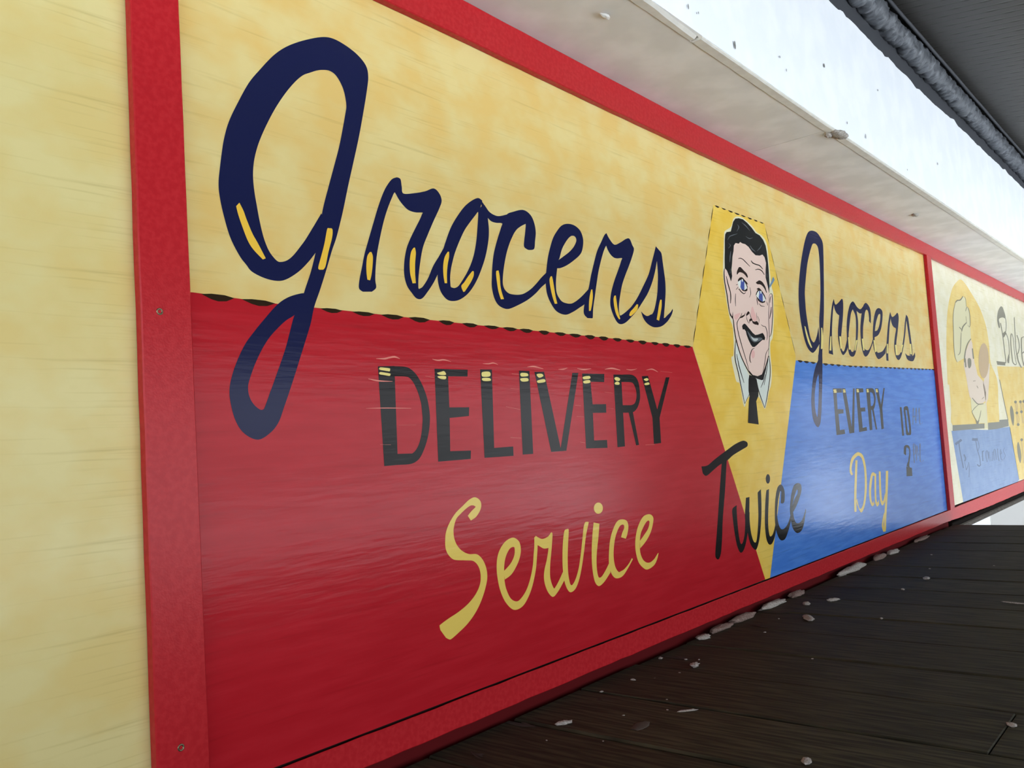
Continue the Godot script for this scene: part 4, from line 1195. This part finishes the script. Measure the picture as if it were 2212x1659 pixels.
	pol([21083,3231,21116,3103,21294,2994,21316,3221,21247,3075,21187,3127])
	p("ink_line", "ink", 5, "portrait", "")
	pol([21697,3063,21824,3137,21977,3176,22096,3250,22014,3151,21857,3093])
	p("ink_line", "ink", 5, "portrait", "")
	cur([22122,3168,22142,3216,22275,3301,22354,3270,22326,3240,22187,3178])
	p("ink_line", "ink", 5, "portrait", "")
	pol([22281,3013,22305,3080,22431,3122,22490,3093,22502,3047,22630,3037,22789,3067,22848,3034,22896,2999,22853,2949,22789,2959,22636,2958,22511,2982,22440,3057,22348,3027])
	p("eyebrow", "ink", 5, "portrait", "")
	cur([21756,4273,21778,4352,21884,4461,21953,4497,22032,4503,22121,4475,22222,4431,22371,4378,22425,4327,22448,4280,22402,4250,22336,4282,22234,4327,22113,4355,21957,4355,21874,4328,21795,4277])
	p("eyebrow", "ink", 5, "portrait", "")
	cur([22948,4174,23076,4227,23183,4260,23301,4258,23413,4227,23504,4171,23576,4105,23612,4028,23640,3958,23604,3947,23540,4014,23436,4091,23309,4136,23194,4149,23074,4137,22992,4146])
	p("eye", "eyewhite", 4, "portrait", "")
	pol([21780,4082,21968,4172,22106,4159,22224,4115,22335,4036,22360,3961,22324,3901,22172,3851,21985,3861,21839,3908,21791,3980])
	p("iris", "iris", 5, "portrait", "")
	pol([21978,4145,22020,4198,22157,4178,22194,4126,22146,3880,22005,3883,21907,3936,21948,4031])
	p("eyelid", "ink", 6, "portrait", "")
	pol([21771,4074,21807,4140,21911,4200,22025,4227,22117,4216,22234,4165,22351,4115,22419,4055,22324,4077,22379,3977,22336,3958,22288,4038,22206,4106,22121,4153,21962,4143,21845,4096])
	pol([21920,3924,22005,3883,22145,3876,22281,3925,22353,3967,22338,3888,22235,3850,22107,3841,22000,3855])
	p("eye_glint", "eyewhite", 7, "portrait", "")
	cur([22021,4163,22101,4172,22082,4114,22050,4097,22026,4108])
	p("eye", "eyewhite", 4, "portrait", "")
	pol([22897,3800,22991,3895,23107,3971,23211,3988,23364,3909,23466,3824,23517,3742,23452,3678,23274,3640,23082,3688,22960,3742])
	p("iris", "iris", 5, "portrait", "")
	pol([23118,3943,23225,3975,23317,3926,23334,3848,23302,3650,23210,3656,23054,3714,23049,3771,23110,3863])
	p("eyelid", "ink", 6, "portrait", "")
	pol([22858,3797,22903,3872,22983,3937,23037,3975,22943,3983,23033,4021,23121,4041,23216,4011,23354,3945,23472,3854,23544,3744,23509,3741,23415,3827,23298,3917,23188,3957,23086,3951,22972,3886,22902,3808])
	pol([22870,3791,22992,3737,23115,3684,23260,3654,23384,3679,23459,3711,23448,3656,23269,3615,23103,3625,22977,3664])
	p("eye_glint", "eyewhite", 7, "portrait", "")
	cur([23188,3957,23271,3951,23240,3883,23205,3876,23184,3899])
	p("mouth", "hair", 5, "portrait", "")
	pol([21799,2851,21838,2890,21951,2939,22052,2923,22185,2849,22301,2791,22435,2716,22598,2664,22777,2684,23101,2751,23181,2703,23243,2620,23195,2551,23060,2553,22891,2488,22673,2392,22485,2322,22355,2316,22259,2372,22136,2495,22038,2637,22014,2727,21920,2781,21833,2762])
	p("mouth_shade", "grey", 6, "portrait", "")
	cur([22100,2742,22198,2701,22351,2618,22495,2584,22715,2596,22959,2605,23043,2576,22874,2515,22600,2463,22447,2455,22307,2504,22181,2617])
	p("teeth", "teeth", 7, "portrait", "")
	cur([22306,2606,22490,2560,22710,2572,22748,2546,22606,2492,22455,2493,22358,2544])
	p("pencil", "pencil", 5, "portrait", "")
	pol([23852,4177,23998,4281,24138,4437,24201,4481,24290,4394,24120,4271,23883,4114])
	p("dash", "ink2", 3, "", "")
	pol([5874,2227,6017,2171,6113,2151,6233,2162,6355,2215,6211,2242,6019,2244])
	p("dash", "ink2", 3, "", "")
	pol([6458,2212,6616,2160,6722,2142,6855,2151,6989,2199,6830,2225,6618,2227])
	p("dash", "ink2", 3, "", "")
	pol([7748,2192,7870,2153,7951,2140,8053,2150,8155,2191,8033,2209,7870,2207])
	p("dash", "ink2", 3, "", "")
	pol([8333,2191,8469,2153,8559,2140,8672,2150,8785,2190,8649,2207,8469,2205])
	p("dash", "ink2", 3, "", "")
	pol([8905,2189,9050,2145,9147,2130,9268,2141,9389,2188,9244,2209,9051,2207])
	p("dash", "ink2", 3, "", "")
	pol([9486,2188,9630,2139,9727,2122,9847,2134,9968,2184,9824,2207,9631,2206])
	p("dash", "ink2", 3, "", "")
	pol([10163,2182,10278,2137,10355,2121,10451,2132,10547,2179,10432,2201,10278,2199])
	p("dash", "ink2", 3, "", "")
	pol([10732,2178,10855,2134,10936,2120,11039,2130,11141,2174,11019,2195,10855,2194])
	p("dash", "ink2", 3, "", "")
	pol([11289,2174,11418,2138,11504,2126,11612,2136,11720,2174,11591,2190,11418,2188])
	p("dash", "ink2", 3, "", "")
	pol([11798,2173,11926,2133,12010,2119,12116,2130,12222,2173,12095,2192,11926,2190])
	p("dash", "ink2", 3, "", "")
	pol([12278,2173,12400,2129,12481,2115,12583,2126,12685,2173,12563,2194,12400,2191])
	p("dash", "ink2", 3, "", "")
	pol([12847,2173,12953,2126,13024,2110,13112,2123,13200,2173,13094,2195,12953,2192])
	p("dash", "ink2", 3, "", "")
	pol([13343,2173,13462,2132,13542,2118,13641,2129,13741,2173,13621,2192,13462,2190])
	p("dash", "ink2", 3, "", "")
	pol([13825,2173,13954,2130,14040,2115,14148,2127,14256,2173,14126,2193,13954,2190])
	p("dash", "ink2", 3, "", "")
	pol([14362,2173,14479,2122,14557,2105,14654,2119,14751,2173,14635,2197,14479,2193])
	p("dash", "ink2", 3, "", "")
	pol([14868,2173,14980,2122,15056,2106,15150,2119,15244,2172,15131,2195,14981,2192])
	p("dash", "ink2", 3, "", "")
	pol([15386,2171,15499,2127,15575,2112,15669,2123,15764,2170,15651,2191,15499,2188])
	p("dash", "ink2", 3, "", "")
	pol([15902,2170,16014,2130,16088,2116,16181,2127,16274,2169,16163,2187,16014,2185])
	p("dash", "ink2", 3, "", "")
	pol([16406,2168,16521,2117,16597,2100,16693,2114,16789,2167,16674,2191,16521,2188])
	p("dash", "ink2", 3, "", "")
	pol([16961,2167,17066,2125,17136,2110,17224,2121,17312,2166,17206,2185,17066,2183])
	p("dash", "ink2", 3, "", "")
	pol([17445,2165,17556,2115,17630,2099,17723,2112,17815,2164,17704,2187,17556,2185])
	p("dash", "ink2", 3, "", "")
	pol([17969,2164,18076,2118,18148,2102,18237,2114,18327,2163,18219,2184,18076,2182])
	p("dash", "ink2", 3, "", "")
	pol([18457,2162,18577,2127,18656,2115,18756,2124,18856,2161,18736,2178,18577,2176])
	p("dash", "ink2", 3, "", "")
	pol([25465,2051,25589,2011,25671,1997,25774,2006,25878,2046,25755,2065,25589,2065])
	p("dash", "ink2", 3, "", "")
	pol([25942,2045,26074,2004,26162,1990,26272,1999,26383,2039,26251,2059,26074,2058])
	p("dash", "ink2", 3, "", "")
	pol([26497,2037,26627,2002,26714,1989,26823,1997,26932,2032,26802,2049,26628,2049])
	p("dash", "ink2", 3, "", "")
	pol([27030,2030,27152,1994,27234,1982,27337,1990,27440,2025,27317,2042,27153,2042])
	p("dash", "ink2", 3, "", "")
	pol([27544,2024,27688,1981,27783,1967,27903,1978,28023,2024,27879,2044,27687,2041])
	p("dash", "ink2", 3, "", "")
	pol([28164,2024,28296,1989,28385,1978,28496,1987,28606,2025,28473,2041,28296,2039])
	p("dash", "ink2", 3, "", "")
	pol([28731,2025,28869,1984,28961,1971,29076,1982,29191,2025,29053,2044,28869,2041])
	p("dash", "ink2", 3, "", "")
	pol([29333,2025,29448,1996,29525,1986,29621,1994,29717,2026,29602,2039,29448,2037])
	p("dash", "ink2", 3, "", "")
	pol([29880,2026,30019,1990,30111,1978,30226,1988,30341,2026,30203,2043,30019,2040])
	p("dash", "ink2", 3, "", "")
	pol([30450,2028,30568,1995,30647,1984,30745,1995,30842,2034,30724,2049,30567,2044])
	p("dash", "ink2", 3, "", "")
	pol([31021,2038,31140,1998,31219,1985,31317,1998,31414,2044,31296,2062,31139,2056])
	p("dash", "ink2", 3, "", "")
	pol([31602,2048,31727,2014,31810,2003,31913,2015,32015,2055,31891,2069,31726,2064])
	p("dash", "ink2", 3, "", "")
	pol([32144,2057,32266,2028,32347,2019,32448,2029,32548,2064,32427,2076,32265,2072])
	p("dash", "ink2", 3, "", "")
	pol([32697,2067,32837,2038,32930,2030,33046,2040,33162,2075,33022,2087,32837,2081])
	p("dash", "ink2", 3, "", "")
	pol([33296,2077,33415,2050,33495,2041,33594,2051,33692,2084,33573,2096,33414,2091])
	p("dash", "ink2", 3, "", "")
	pol([33841,2086,33965,2052,34048,2042,34150,2053,34253,2094,34129,2108,33964,2103])
	p("dash", "ink2", 3, "", "")
	pol([34397,2096,34532,2061,34622,2050,34733,2062,34845,2103,34710,2118,34531,2113])
	p("dash", "ink2", 3, "", "")
	pol([34951,2105,35078,2065,35163,2052,35268,2065,35373,2111,35246,2129,35077,2123])
	p("dash", "ink2", 3, "", "")
	pol([35474,2113,35615,2072,35709,2058,35825,2072,35941,2120,35801,2138,35614,2132])
	p("dash", "ink2", 3, "", "")
	pol([36022,2121,36163,2083,36257,2071,36373,2084,36489,2128,36349,2145,36162,2140])
	p("dash", "ink2", 3, "", "")
	pol([36662,2131,36772,2100,36845,2090,36936,2100,37027,2137,36917,2151,36771,2146])
	p("dash", "ink2", 3, "", "")
	pol([37189,2139,37317,2099,37402,2087,37508,2099,37613,2146,37485,2164,37316,2158])
	p("dash", "ink2", 3, "", "")
	pol([37729,2148,37869,2110,37962,2098,38078,2111,38193,2155,38054,2171,37868,2166])
	p("dash", "ink2", 3, "", "")
	pol([38270,2156,38414,2118,38509,2105,38628,2118,38746,2164,38603,2180,38413,2175])
	p("dash", "ink2", 3, "", "")
	pol([38828,2165,38973,2126,39069,2114,39189,2127,39308,2172,39164,2189,38972,2183])
	p("dash", "ink2", 3, "", "")
	pol([39378,2173,39527,2143,39625,2134,39749,2145,39871,2181,39723,2194,39526,2189])
	p("dash", "ink2", 3, "", "")
	pol([39969,2183,40096,2149,40180,2139,40285,2150,40390,2189,40263,2204,40095,2199])
	p("dash", "ink2", 3, "", "")
	pol([40496,2191,40643,2160,40740,2151,40862,2162,40983,2198,40837,2211,40642,2206])
	p("dash", "ink2", 3, "", "")
	pol([20778,6009,20861,5983,20916,5974,20984,5982,21053,6010,20970,6022,20860,6020])
	p("dash", "ink2", 3, "", "")
	pol([21152,6011,21242,5992,21301,5985,21376,5991,21451,6012,21361,6020,21241,6019])
	p("dash", "ink2", 3, "", "")
	pol([21545,6012,21641,5989,21705,5982,21785,5988,21865,6013,21769,6024,21641,6022])
	p("dash", "ink2", 3, "", "")
	pol([21929,6014,22036,5990,22107,5982,22196,5989,22285,6015,22178,6026,22036,6024])
	p("dash", "ink2", 3, "", "")
	pol([22338,6015,22435,5994,22499,5988,22579,5994,22660,6017,22563,6026,22434,6024])
	p("dash", "ink2", 3, "", "")
	pol([22771,6017,22863,5992,22924,5984,23001,5991,23077,6018,22985,6030,22863,6028])
	p("dash", "ink2", 3, "", "")
	pol([23183,6019,23264,5995,23318,5988,23385,5994,23452,6020,23372,6031,23264,6029])
	p("dash", "ink2", 3, "", "")
	pol([23561,6020,23653,6003,23714,5997,23790,6002,23866,6022,23775,6030,23652,6028])
	p("dash", "ink2", 3, "", "")
	pol([20691,5961,20611,5830,20563,5741,20514,5624,20477,5501,20549,5636,20633,5820])
	p("dash", "ink2", 3, "", "")
	pol([20432,5405,20355,5278,20309,5191,20261,5078,20226,4959,20295,5090,20377,5268])
	p("dash", "ink2", 3, "", "")
	pol([20193,4890,20120,4766,20076,4682,20029,4572,19993,4458,20059,4584,20138,4758])
	p("dash", "ink2", 3, "", "")
	pol([19941,4346,19863,4224,19817,4140,19772,4030,19740,3913,19808,4039,19888,4213])
	p("dash", "ink2", 3, "", "")
	pol([19694,3815,19617,3690,19571,3604,19524,3492,19490,3374,19558,3503,19639,3680])
	p("dash", "ink2", 3, "", "")
	pol([19453,3295,19377,3168,19331,3080,19283,2967,19246,2849,19314,2980,19396,3158])
	p("dash", "ink2", 3, "", "")
	pol([19196,2741,19115,2605,19066,2512,19014,2390,18974,2264,19047,2404,19135,2595])
	p("dash", "ink2", 3, "", "")
	pol([23942,5932,23986,5775,24020,5672,24072,5547,24136,5426,24084,5580,24006,5782])
	p("dash", "ink2", 3, "", "")
	pol([24186,5295,24235,5133,24272,5026,24325,4896,24387,4769,24332,4929,24251,5139])
	p("dash", "ink2", 3, "", "")
	pol([24411,4707,24459,4539,24496,4428,24552,4294,24619,4164,24563,4329,24479,4546])
	p("dash", "ink2", 3, "", "")
	pol([24658,4062,24700,3912,24732,3813,24782,3694,24843,3578,24794,3726,24719,3919])
	p("dash", "ink2", 3, "", "")
	pol([24879,3485,24933,3305,24973,3187,25032,3043,25102,2903,25042,3080,24951,3312])
	p("dash", "ink2", 3, "", "")
	pol([25147,2785,25197,2626,25234,2520,25286,2391,25346,2265,25291,2423,25211,2631])
	flush()

func bakery_sign() -> void:
	begin_sign("bakery_sign", Vector3(5.5 * K, yk(-0.4), 0))
	foot_line = -3860.0
	panel(4.142, 11.0, -0.386, 0.79, M.bakery)
	tag(sign_root, "cream and pale gold bakery sign with a faded baker, at the far right", "sign")
	p("gold_arch", "gold2", 1, "", "pale gold pointed arch behind the baker")
	cur([47715,6944,46765,6702,45875,6339,45199,5863,44571,5282,44050,4562,43647,3747,43294,2753,43019,1585,43272,1524,43187,473,43123,-310,46197,-380,52645,-475,53231,-332,53594,814,53887,1976,52682,2866,52757,3789,52656,4522,52317,5098,51589,5684,50790,6069,49817,6426,48705,6799])
	p("gold_side_field", "gold2", 1, "", "pale gold field on the right of the bakery sign")
	pol([54222,2728,67609,3069,60593,-4705,58406,-4583,56912,-3760,55672,-272,54392,1985])
	p("blue_counter", "blue2", 1, "", "pale blue counter front")
	pol([42814,-562,46106,-584,50199,-718,55986,-685,56966,-3764,56554,-4114,49183,-4252,43537,-4277,43609,-3829])
	p("counter_edge", "counter", 2, "", "")
	pol([43123,-310,49593,-369,49472,-625,45721,-588,43014,-576])
	p("counter_edge", "counter", 2, "", "")
	pol([50421,-352,53243,-359,53295,-255,55678,-261,55656,-650,52517,-729,50310,-721])
	p("baker_portrait", "cream", 2, "", "faded baker in a tall white hat holding bread")
	pol([47828,6106,48346,6005,48316,5611,48730,5577,48881,5265,48747,4746,48597,3978,47569,3584,46820,2926,45196,2651,44880,2918,44890,3454,45050,4108,45264,4770,45627,5234,46148,5651,46507,5772,47169,5853])
	p("face", "skin2", 3, "baker_portrait", "")
	pol([48576,3931,47877,3644,47135,3228,46568,2763,46464,2549,46708,1936,46826,1421,46990,1008,47503,779,48439,651,49773,689,50408,797,50772,1349,50312,1829,49215,2136,49019,2519,48811,2725,48727,3296,48790,3758])
	p("bread", "bread", 4, "baker_portrait", "")
	cur([52261,2976,52053,2674,51741,2401,51359,2183,50946,2042,50544,1988,50189,2027,49916,2152,49747,2350,49698,2604,49773,2889,49965,3181,50259,3450,50627,3673,51036,3826,51447,3892,51817,3865,52109,3743,52292,3540,52344,3275])
	p("arm", "skin2", 3, "baker_portrait", "")
	pol([50814,2060,51683,2618,52440,2869,51630,1671,51057,907,50552,687,50378,-189,49940,-182,50008,470,50408,797,50229,1652])
	p("scarf", "cream", 4, "baker_portrait", "")
	pol([47137,946,47532,842,48439,651,49763,667,50356,687,50335,30,50305,-647,49486,-626,49666,-350,48449,-324,48043,-211,47104,283])
	p("ink_line", "slateink", 5, "baker_portrait", "")
	rib([47737,6098,47870,6087,47104,5866,47230,5831,46457,5782,46546,5738,46037,5633,46149,5616])
	p("ink_line", "slateink", 5, "baker_portrait", "")
	rib([46056,5623,46129,5625,45580,5231,45674,5236,45238,4769,45343,4776,45041,4107,45146,4114,44838,3451,44942,3457,44833,2914,44927,2922,45160,2647,45232,2655])
	p("ink_line", "slateink", 5, "baker_portrait", "")
	rib([48133,6121,48194,6131,48281,5951,48369,5963,48285,5608,48347,5615])
	p("ink_line", "slateink", 5, "baker_portrait", "")
	rib([48055,5346,47969,5347,48488,5592,48418,5608,48641,5517,48777,5540,48810,5257,48951,5272,48678,4742,48816,4751,48449,4578,48501,4557,48264,4652,48181,4633])
	p("ink_line", "slateink", 5, "baker_portrait", "")
	rib([47936,4774,48048,4753,47374,4627,47548,4601,46915,4454,47132,4447,46668,4232,46829,4233])
	p("ink_line", "slateink", 5, "baker_portrait", "")
	rib([46282,4413,46396,4444,46688,4317,46804,4348])
	p("ink_line", "slateink", 5, "baker_portrait", "")
	rib([48026,4767,47958,4760,48025,5086,47956,5079])
	p("ink_line", "slateink", 5, "baker_portrait", "")
	rib([46592,4179,46681,4184,46364,3857,46491,3862,46109,3405,46235,3408,45865,3136,45980,3130,45446,3012,45504,3000])
	p("ink_line", "slateink", 5, "baker_portrait", "")
	rib([48534,3986,48660,3970,47712,3716,47910,3702,47077,3343,47292,3341,46665,2923,46884,2926,46599,2698,46754,2703])
	p("ink_line", "slateink", 5, "baker_portrait", "")
	rib([46726,2898,46988,2914,46716,2455,46977,2469])
	p("ink_line", "slateink", 5, "baker_portrait", "")
	rib([48531,3467,48796,3486,48536,2941,48801,2958])
	p("ink_line", "slateink", 5, "baker_portrait", "")
	rib([47427,936,47553,958,48028,719,48198,754,48671,603,48740,653,49847,627,49851,663])
	p("ink_line", "slateink", 5, "baker_portrait", "")
	rib([48665,616,48726,598,47751,455,47845,432,47059,270,47130,255])
	p("ink_line", "slateink", 5, "baker_portrait", "")
	rib([47048,258,47141,267,47506,-63,47637,-49,47989,-238,48077,-225])
	p("ink_line", "slateink", 5, "baker_portrait", "")
	rib([49066,308,49167,302,48619,-5,48757,-16,48168,-230,48260,-240])
	p("ink_line", "slateink", 5, "baker_portrait", "")
	rib([50592,1282,50689,1283,50430,841,50527,841])
	p("ink_line", "slateink", 5, "baker_portrait", "")
	rib([48053,1779,48046,1805,48612,1810,48605,1836])
	p("ink_line", "slateink", 5, "baker_portrait", "")
	rib([48707,1561,48830,1576,48927,1435,49050,1450])
	p("ink_line", "slateink", 5, "baker_portrait", "")
	rib([49607,877,49548,892,50141,986,50081,1002])
	p("ink_line", "slateink", 5, "baker_portrait", "")
	pol([47677,-120,48033,-231,48546,-157,48247,-362,47796,-352])
	p("ink_line", "slateink", 5, "baker_portrait", "")
	cur([47390,2858,47758,2950,48108,2884,48033,2610,47626,2440,47324,2498])
	p("block_letter", "slateink", 2, "", "grey letter B on the bakery sign, its top filled in")
	cur([57179,6365,56673,6231,56112,5976,55746,5661,55621,5367,55771,5067,55975,4989,56200,5069,56197,5303,56104,5479,56478,5611,57280,5709,57789,5707,58095,5675,58146,5894,57889,6143,57605,6334])
	pol([56631,4703,57633,4922,57894,4805,57037,4516,56641,4481])
	pol([54199,3024,56641,3043,56536,2844,54328,2815])
	pol([57224,3181,57808,3547,58070,3424,57717,3013,57269,3025])
	rib([58008,5693,58212,5713,58034,5375,58237,5390,57778,5013,57976,5022,57575,4869,57766,4873])
	rib([56325,5307,56582,5335,56499,4927,56758,4952,56605,4410,56865,4431,56640,3758,56900,3776,56676,3108,56936,3120,56483,2978,56730,2976])
	rib([57656,4783,57864,4810,58080,4490,58296,4510,58121,3959,58339,3972,57874,3499,58085,3503,57387,3191,57588,3189])
	p("block_letter", "slateink", 2, "", "grey letter a on the bakery sign")
	rib([59817,4860,59596,4800,59249,4869,59522,4863,58842,4509,59145,4524,58664,3984,58969,4002,58642,3523,58946,3543,58748,3090,59045,3120,59431,2960,59599,3019,59987,3003,59920,3058])
	rib([59607,4821,59806,4839,59700,4443,59900,4458,59630,3618,59829,3631,59854,3024,60053,3037])
	p("block_letter", "slateink", 2, "", "grey letter k on the bakery sign")
	rib([60767,5979,61032,6001,60544,5322,60807,5342,60370,4756,60632,4774,60183,3917,60444,3933,60265,3560,60526,3578])
	rib([60988,4868,61279,4901,61364,4528,61663,4554,61298,4110,61593,4121,60725,3759,60982,3749,60218,3666,60380,3630])
	rib([60241,3638,60646,3670,60439,3227,60838,3265,61224,2831,61619,2875])
	p("block_letter", "slateink", 2, "", "grey letter e cut by the picture edge")
	rib([62223,3760,61976,3795,63494,4060,63131,4056,63815,4874,63437,4835,62576,4821,62804,4784,62205,4578,62571,4595,61975,3997,62341,4017,61869,3424,62233,3448,62207,2980,62571,3008])
	p("small_letter", "slate2", 2, "", "faint brushed letter T on the blue counter")
	rib([43427,-1248,43138,-1166,43681,-1192,43439,-1100,44136,-1139,43908,-1044,44612,-1064,44358,-971])
	rib([43825,-1141,44028,-1143,43830,-1269,44033,-1270,43876,-1543,44079,-1543,44014,-1912,44218,-1912,44119,-2189,44323,-2191,44167,-2336,44372,-2339])
	p("small_letter", "slate2", 2, "", "faint brushed letter r of Try on the blue counter")
	rib([44520,-1726,44779,-1714,44734,-1912,45005,-1918,44541,-2017,44791,-2049])
	p("small_letter", "slate2", 2, "", "faint brushed letter y on the blue counter")
	rib([44621,-2032,44711,-2034,44661,-2290,44750,-2292,44740,-2460,44829,-2461])
	rib([44838,-2469,44731,-2452,45129,-2339,45016,-2324,45307,-2133,45407,-2119,45312,-2439,45435,-2445,45100,-2830,45221,-2839])
	p("small_letter", "slate2", 2, "", "faint brushed letter B on the blue counter")
	rib([46507,-1136,46657,-1010,47017,-1175,47097,-1043,47747,-1192,47775,-1057])
	rib([47228,-1099,47393,-1099,47331,-1605,47496,-1604,47651,-2006,47818,-2007,47683,-2393,47850,-2398])
	rib([46984,-2344,47178,-2310,47429,-2465,47472,-2406,47901,-2406,47732,-2352])
	rib([47672,-1192,47788,-1190,47840,-1468,47957,-1472,47489,-1682,47598,-1693])
	p("small_letter", "slate2", 2, "", "faint brushed letter r of Brownies on the blue counter")
	rib([48356,-1726,48579,-1733,48249,-2230,48471,-2239])
	rib([48520,-1839,48357,-1814,48694,-1774,48564,-1740,48880,-1769,48828,-1726])
	p("small_letter", "slate2", 2, "", "faint brushed letter o on the blue counter")
	rib([49246,-1764,49421,-1774,49071,-2037,49247,-2042,49254,-2342,49328,-2308,49758,-2111,49581,-2100,49721,-1800,49546,-1805,49367,-1751,49300,-1787])
	p("small_letter", "slate2", 2, "", "faint brushed letter w on the blue counter")
	rib([49873,-1836,50000,-1838,49934,-2332,50018,-2313,50389,-1953,50403,-1926,50469,-2360,50388,-2335,50867,-1881,50738,-1873])
	p("small_letter", "slate2", 2, "", "faint brushed letter n on the blue counter")
	rib([50983,-2337,50834,-2329,51241,-1817,51095,-1806,51422,-1827,51574,-1826,51367,-2317,51519,-2323])
	p("small_letter", "slate2", 2, "", "faint brushed letter i on the blue counter")
	rib([51977,-1766,52152,-1771,51915,-2181,52089,-2185,52032,-2439,52206,-2440])
	p("small_letter", "slate2", 2, "", "faint brushed letter e on the blue counter")
	rib([52525,-2099,52477,-2066,53043,-2069,52889,-2056,52767,-1831,52884,-1857,52548,-2128,52706,-2133,52673,-2394,52820,-2385,53134,-2427,53152,-2394])
	p("small_letter", "slate2", 2, "", "faint brushed letter s on the blue counter")
	rib([53820,-1797,53930,-1811,53421,-1957,53543,-1960,53797,-2231,53920,-2236,53290,-2414,53397,-2429])
	p("bullet", "slateink", 2, "", "upper oval bullet on the gold field")
	cur([56997,511,57425,247,57420,-211,57017,-643,56676,-522,56441,-66,56522,320])
	p("bullet", "slateink", 2, "", "lower oval bullet on the gold field")
	cur([57882,-1632,58218,-1941,58343,-2474,57865,-2859,57471,-2658,57312,-2195,57444,-1811])
	p("block_letter", "tan", 2, "", "tan letter B with dark dots at its strokes")
	rib([58162,767,58536,773,58112,71,58485,74,58143,-690,58515,-690])
	rib([58212,742,58467,765,58691,499,58966,504,58251,109,58517,100])
	rib([58219,97,58482,113,58754,-303,59030,-302,58217,-650,58477,-665])
	p("block_letter", "tan", 2, "", "tan letter R after the B")
	rib([59636,730,60026,737,59621,86,60010,91,59693,-558,60083,-556])
	rib([59717,722,59945,745,60279,491,60531,495,59711,122,59959,123,60098,-600,60347,-596])
	p("block_letter", "tan", 2, "", "tan letter E cut by the picture edge")
	rib([60734,780,61137,786,60522,-676,60921,-679])
	p("block_letter", "tan", 2, "", "tan stroke of a letter on the lower line")
	rib([58746,-1501,59056,-1506,58713,-2164,59022,-2172,58625,-2920,58933,-2933])
	p("letter_dot", "slateink", 3, "", "")
	cur([58762,719,58608,658,58306,634,58035,660,57952,721,58103,781,58402,806,58676,781])
	p("letter_dot", "slateink", 3, "", "")
	cur([58824,66,58670,7,58368,-15,58097,14,58013,76,58164,135,58464,157,58738,129])
	p("letter_dot", "slateink", 3, "", "")
	cur([58824,-635,58669,-693,58368,-711,58097,-679,58013,-617,58165,-559,58464,-541,58738,-572])
	p("letter_dot", "slateink", 3, "", "")
	cur([60306,726,60145,663,59829,638,59546,665,59458,728,59617,789,59930,815,60217,789])
	p("letter_dot", "slateink", 3, "", "")
	cur([60278,117,60117,56,59802,34,59519,64,59431,127,59589,187,59902,210,60188,181])
	p("letter_dot", "slateink", 3, "", "")
	cur([61410,748,61243,684,60918,659,60625,686,60535,749,60699,812,61022,838,61318,812])
	p("letter_dot", "slateink", 3, "", "")
	cur([59377,-1561,59221,-1617,58915,-1631,58640,-1595,58555,-1531,58708,-1476,59012,-1461,59290,-1496])
	p("keyline", "slateink", 2, "", "")
	rib([54417,1981,54622,1993,54887,915,55094,924,55538,-328,55749,-323])
	flush()
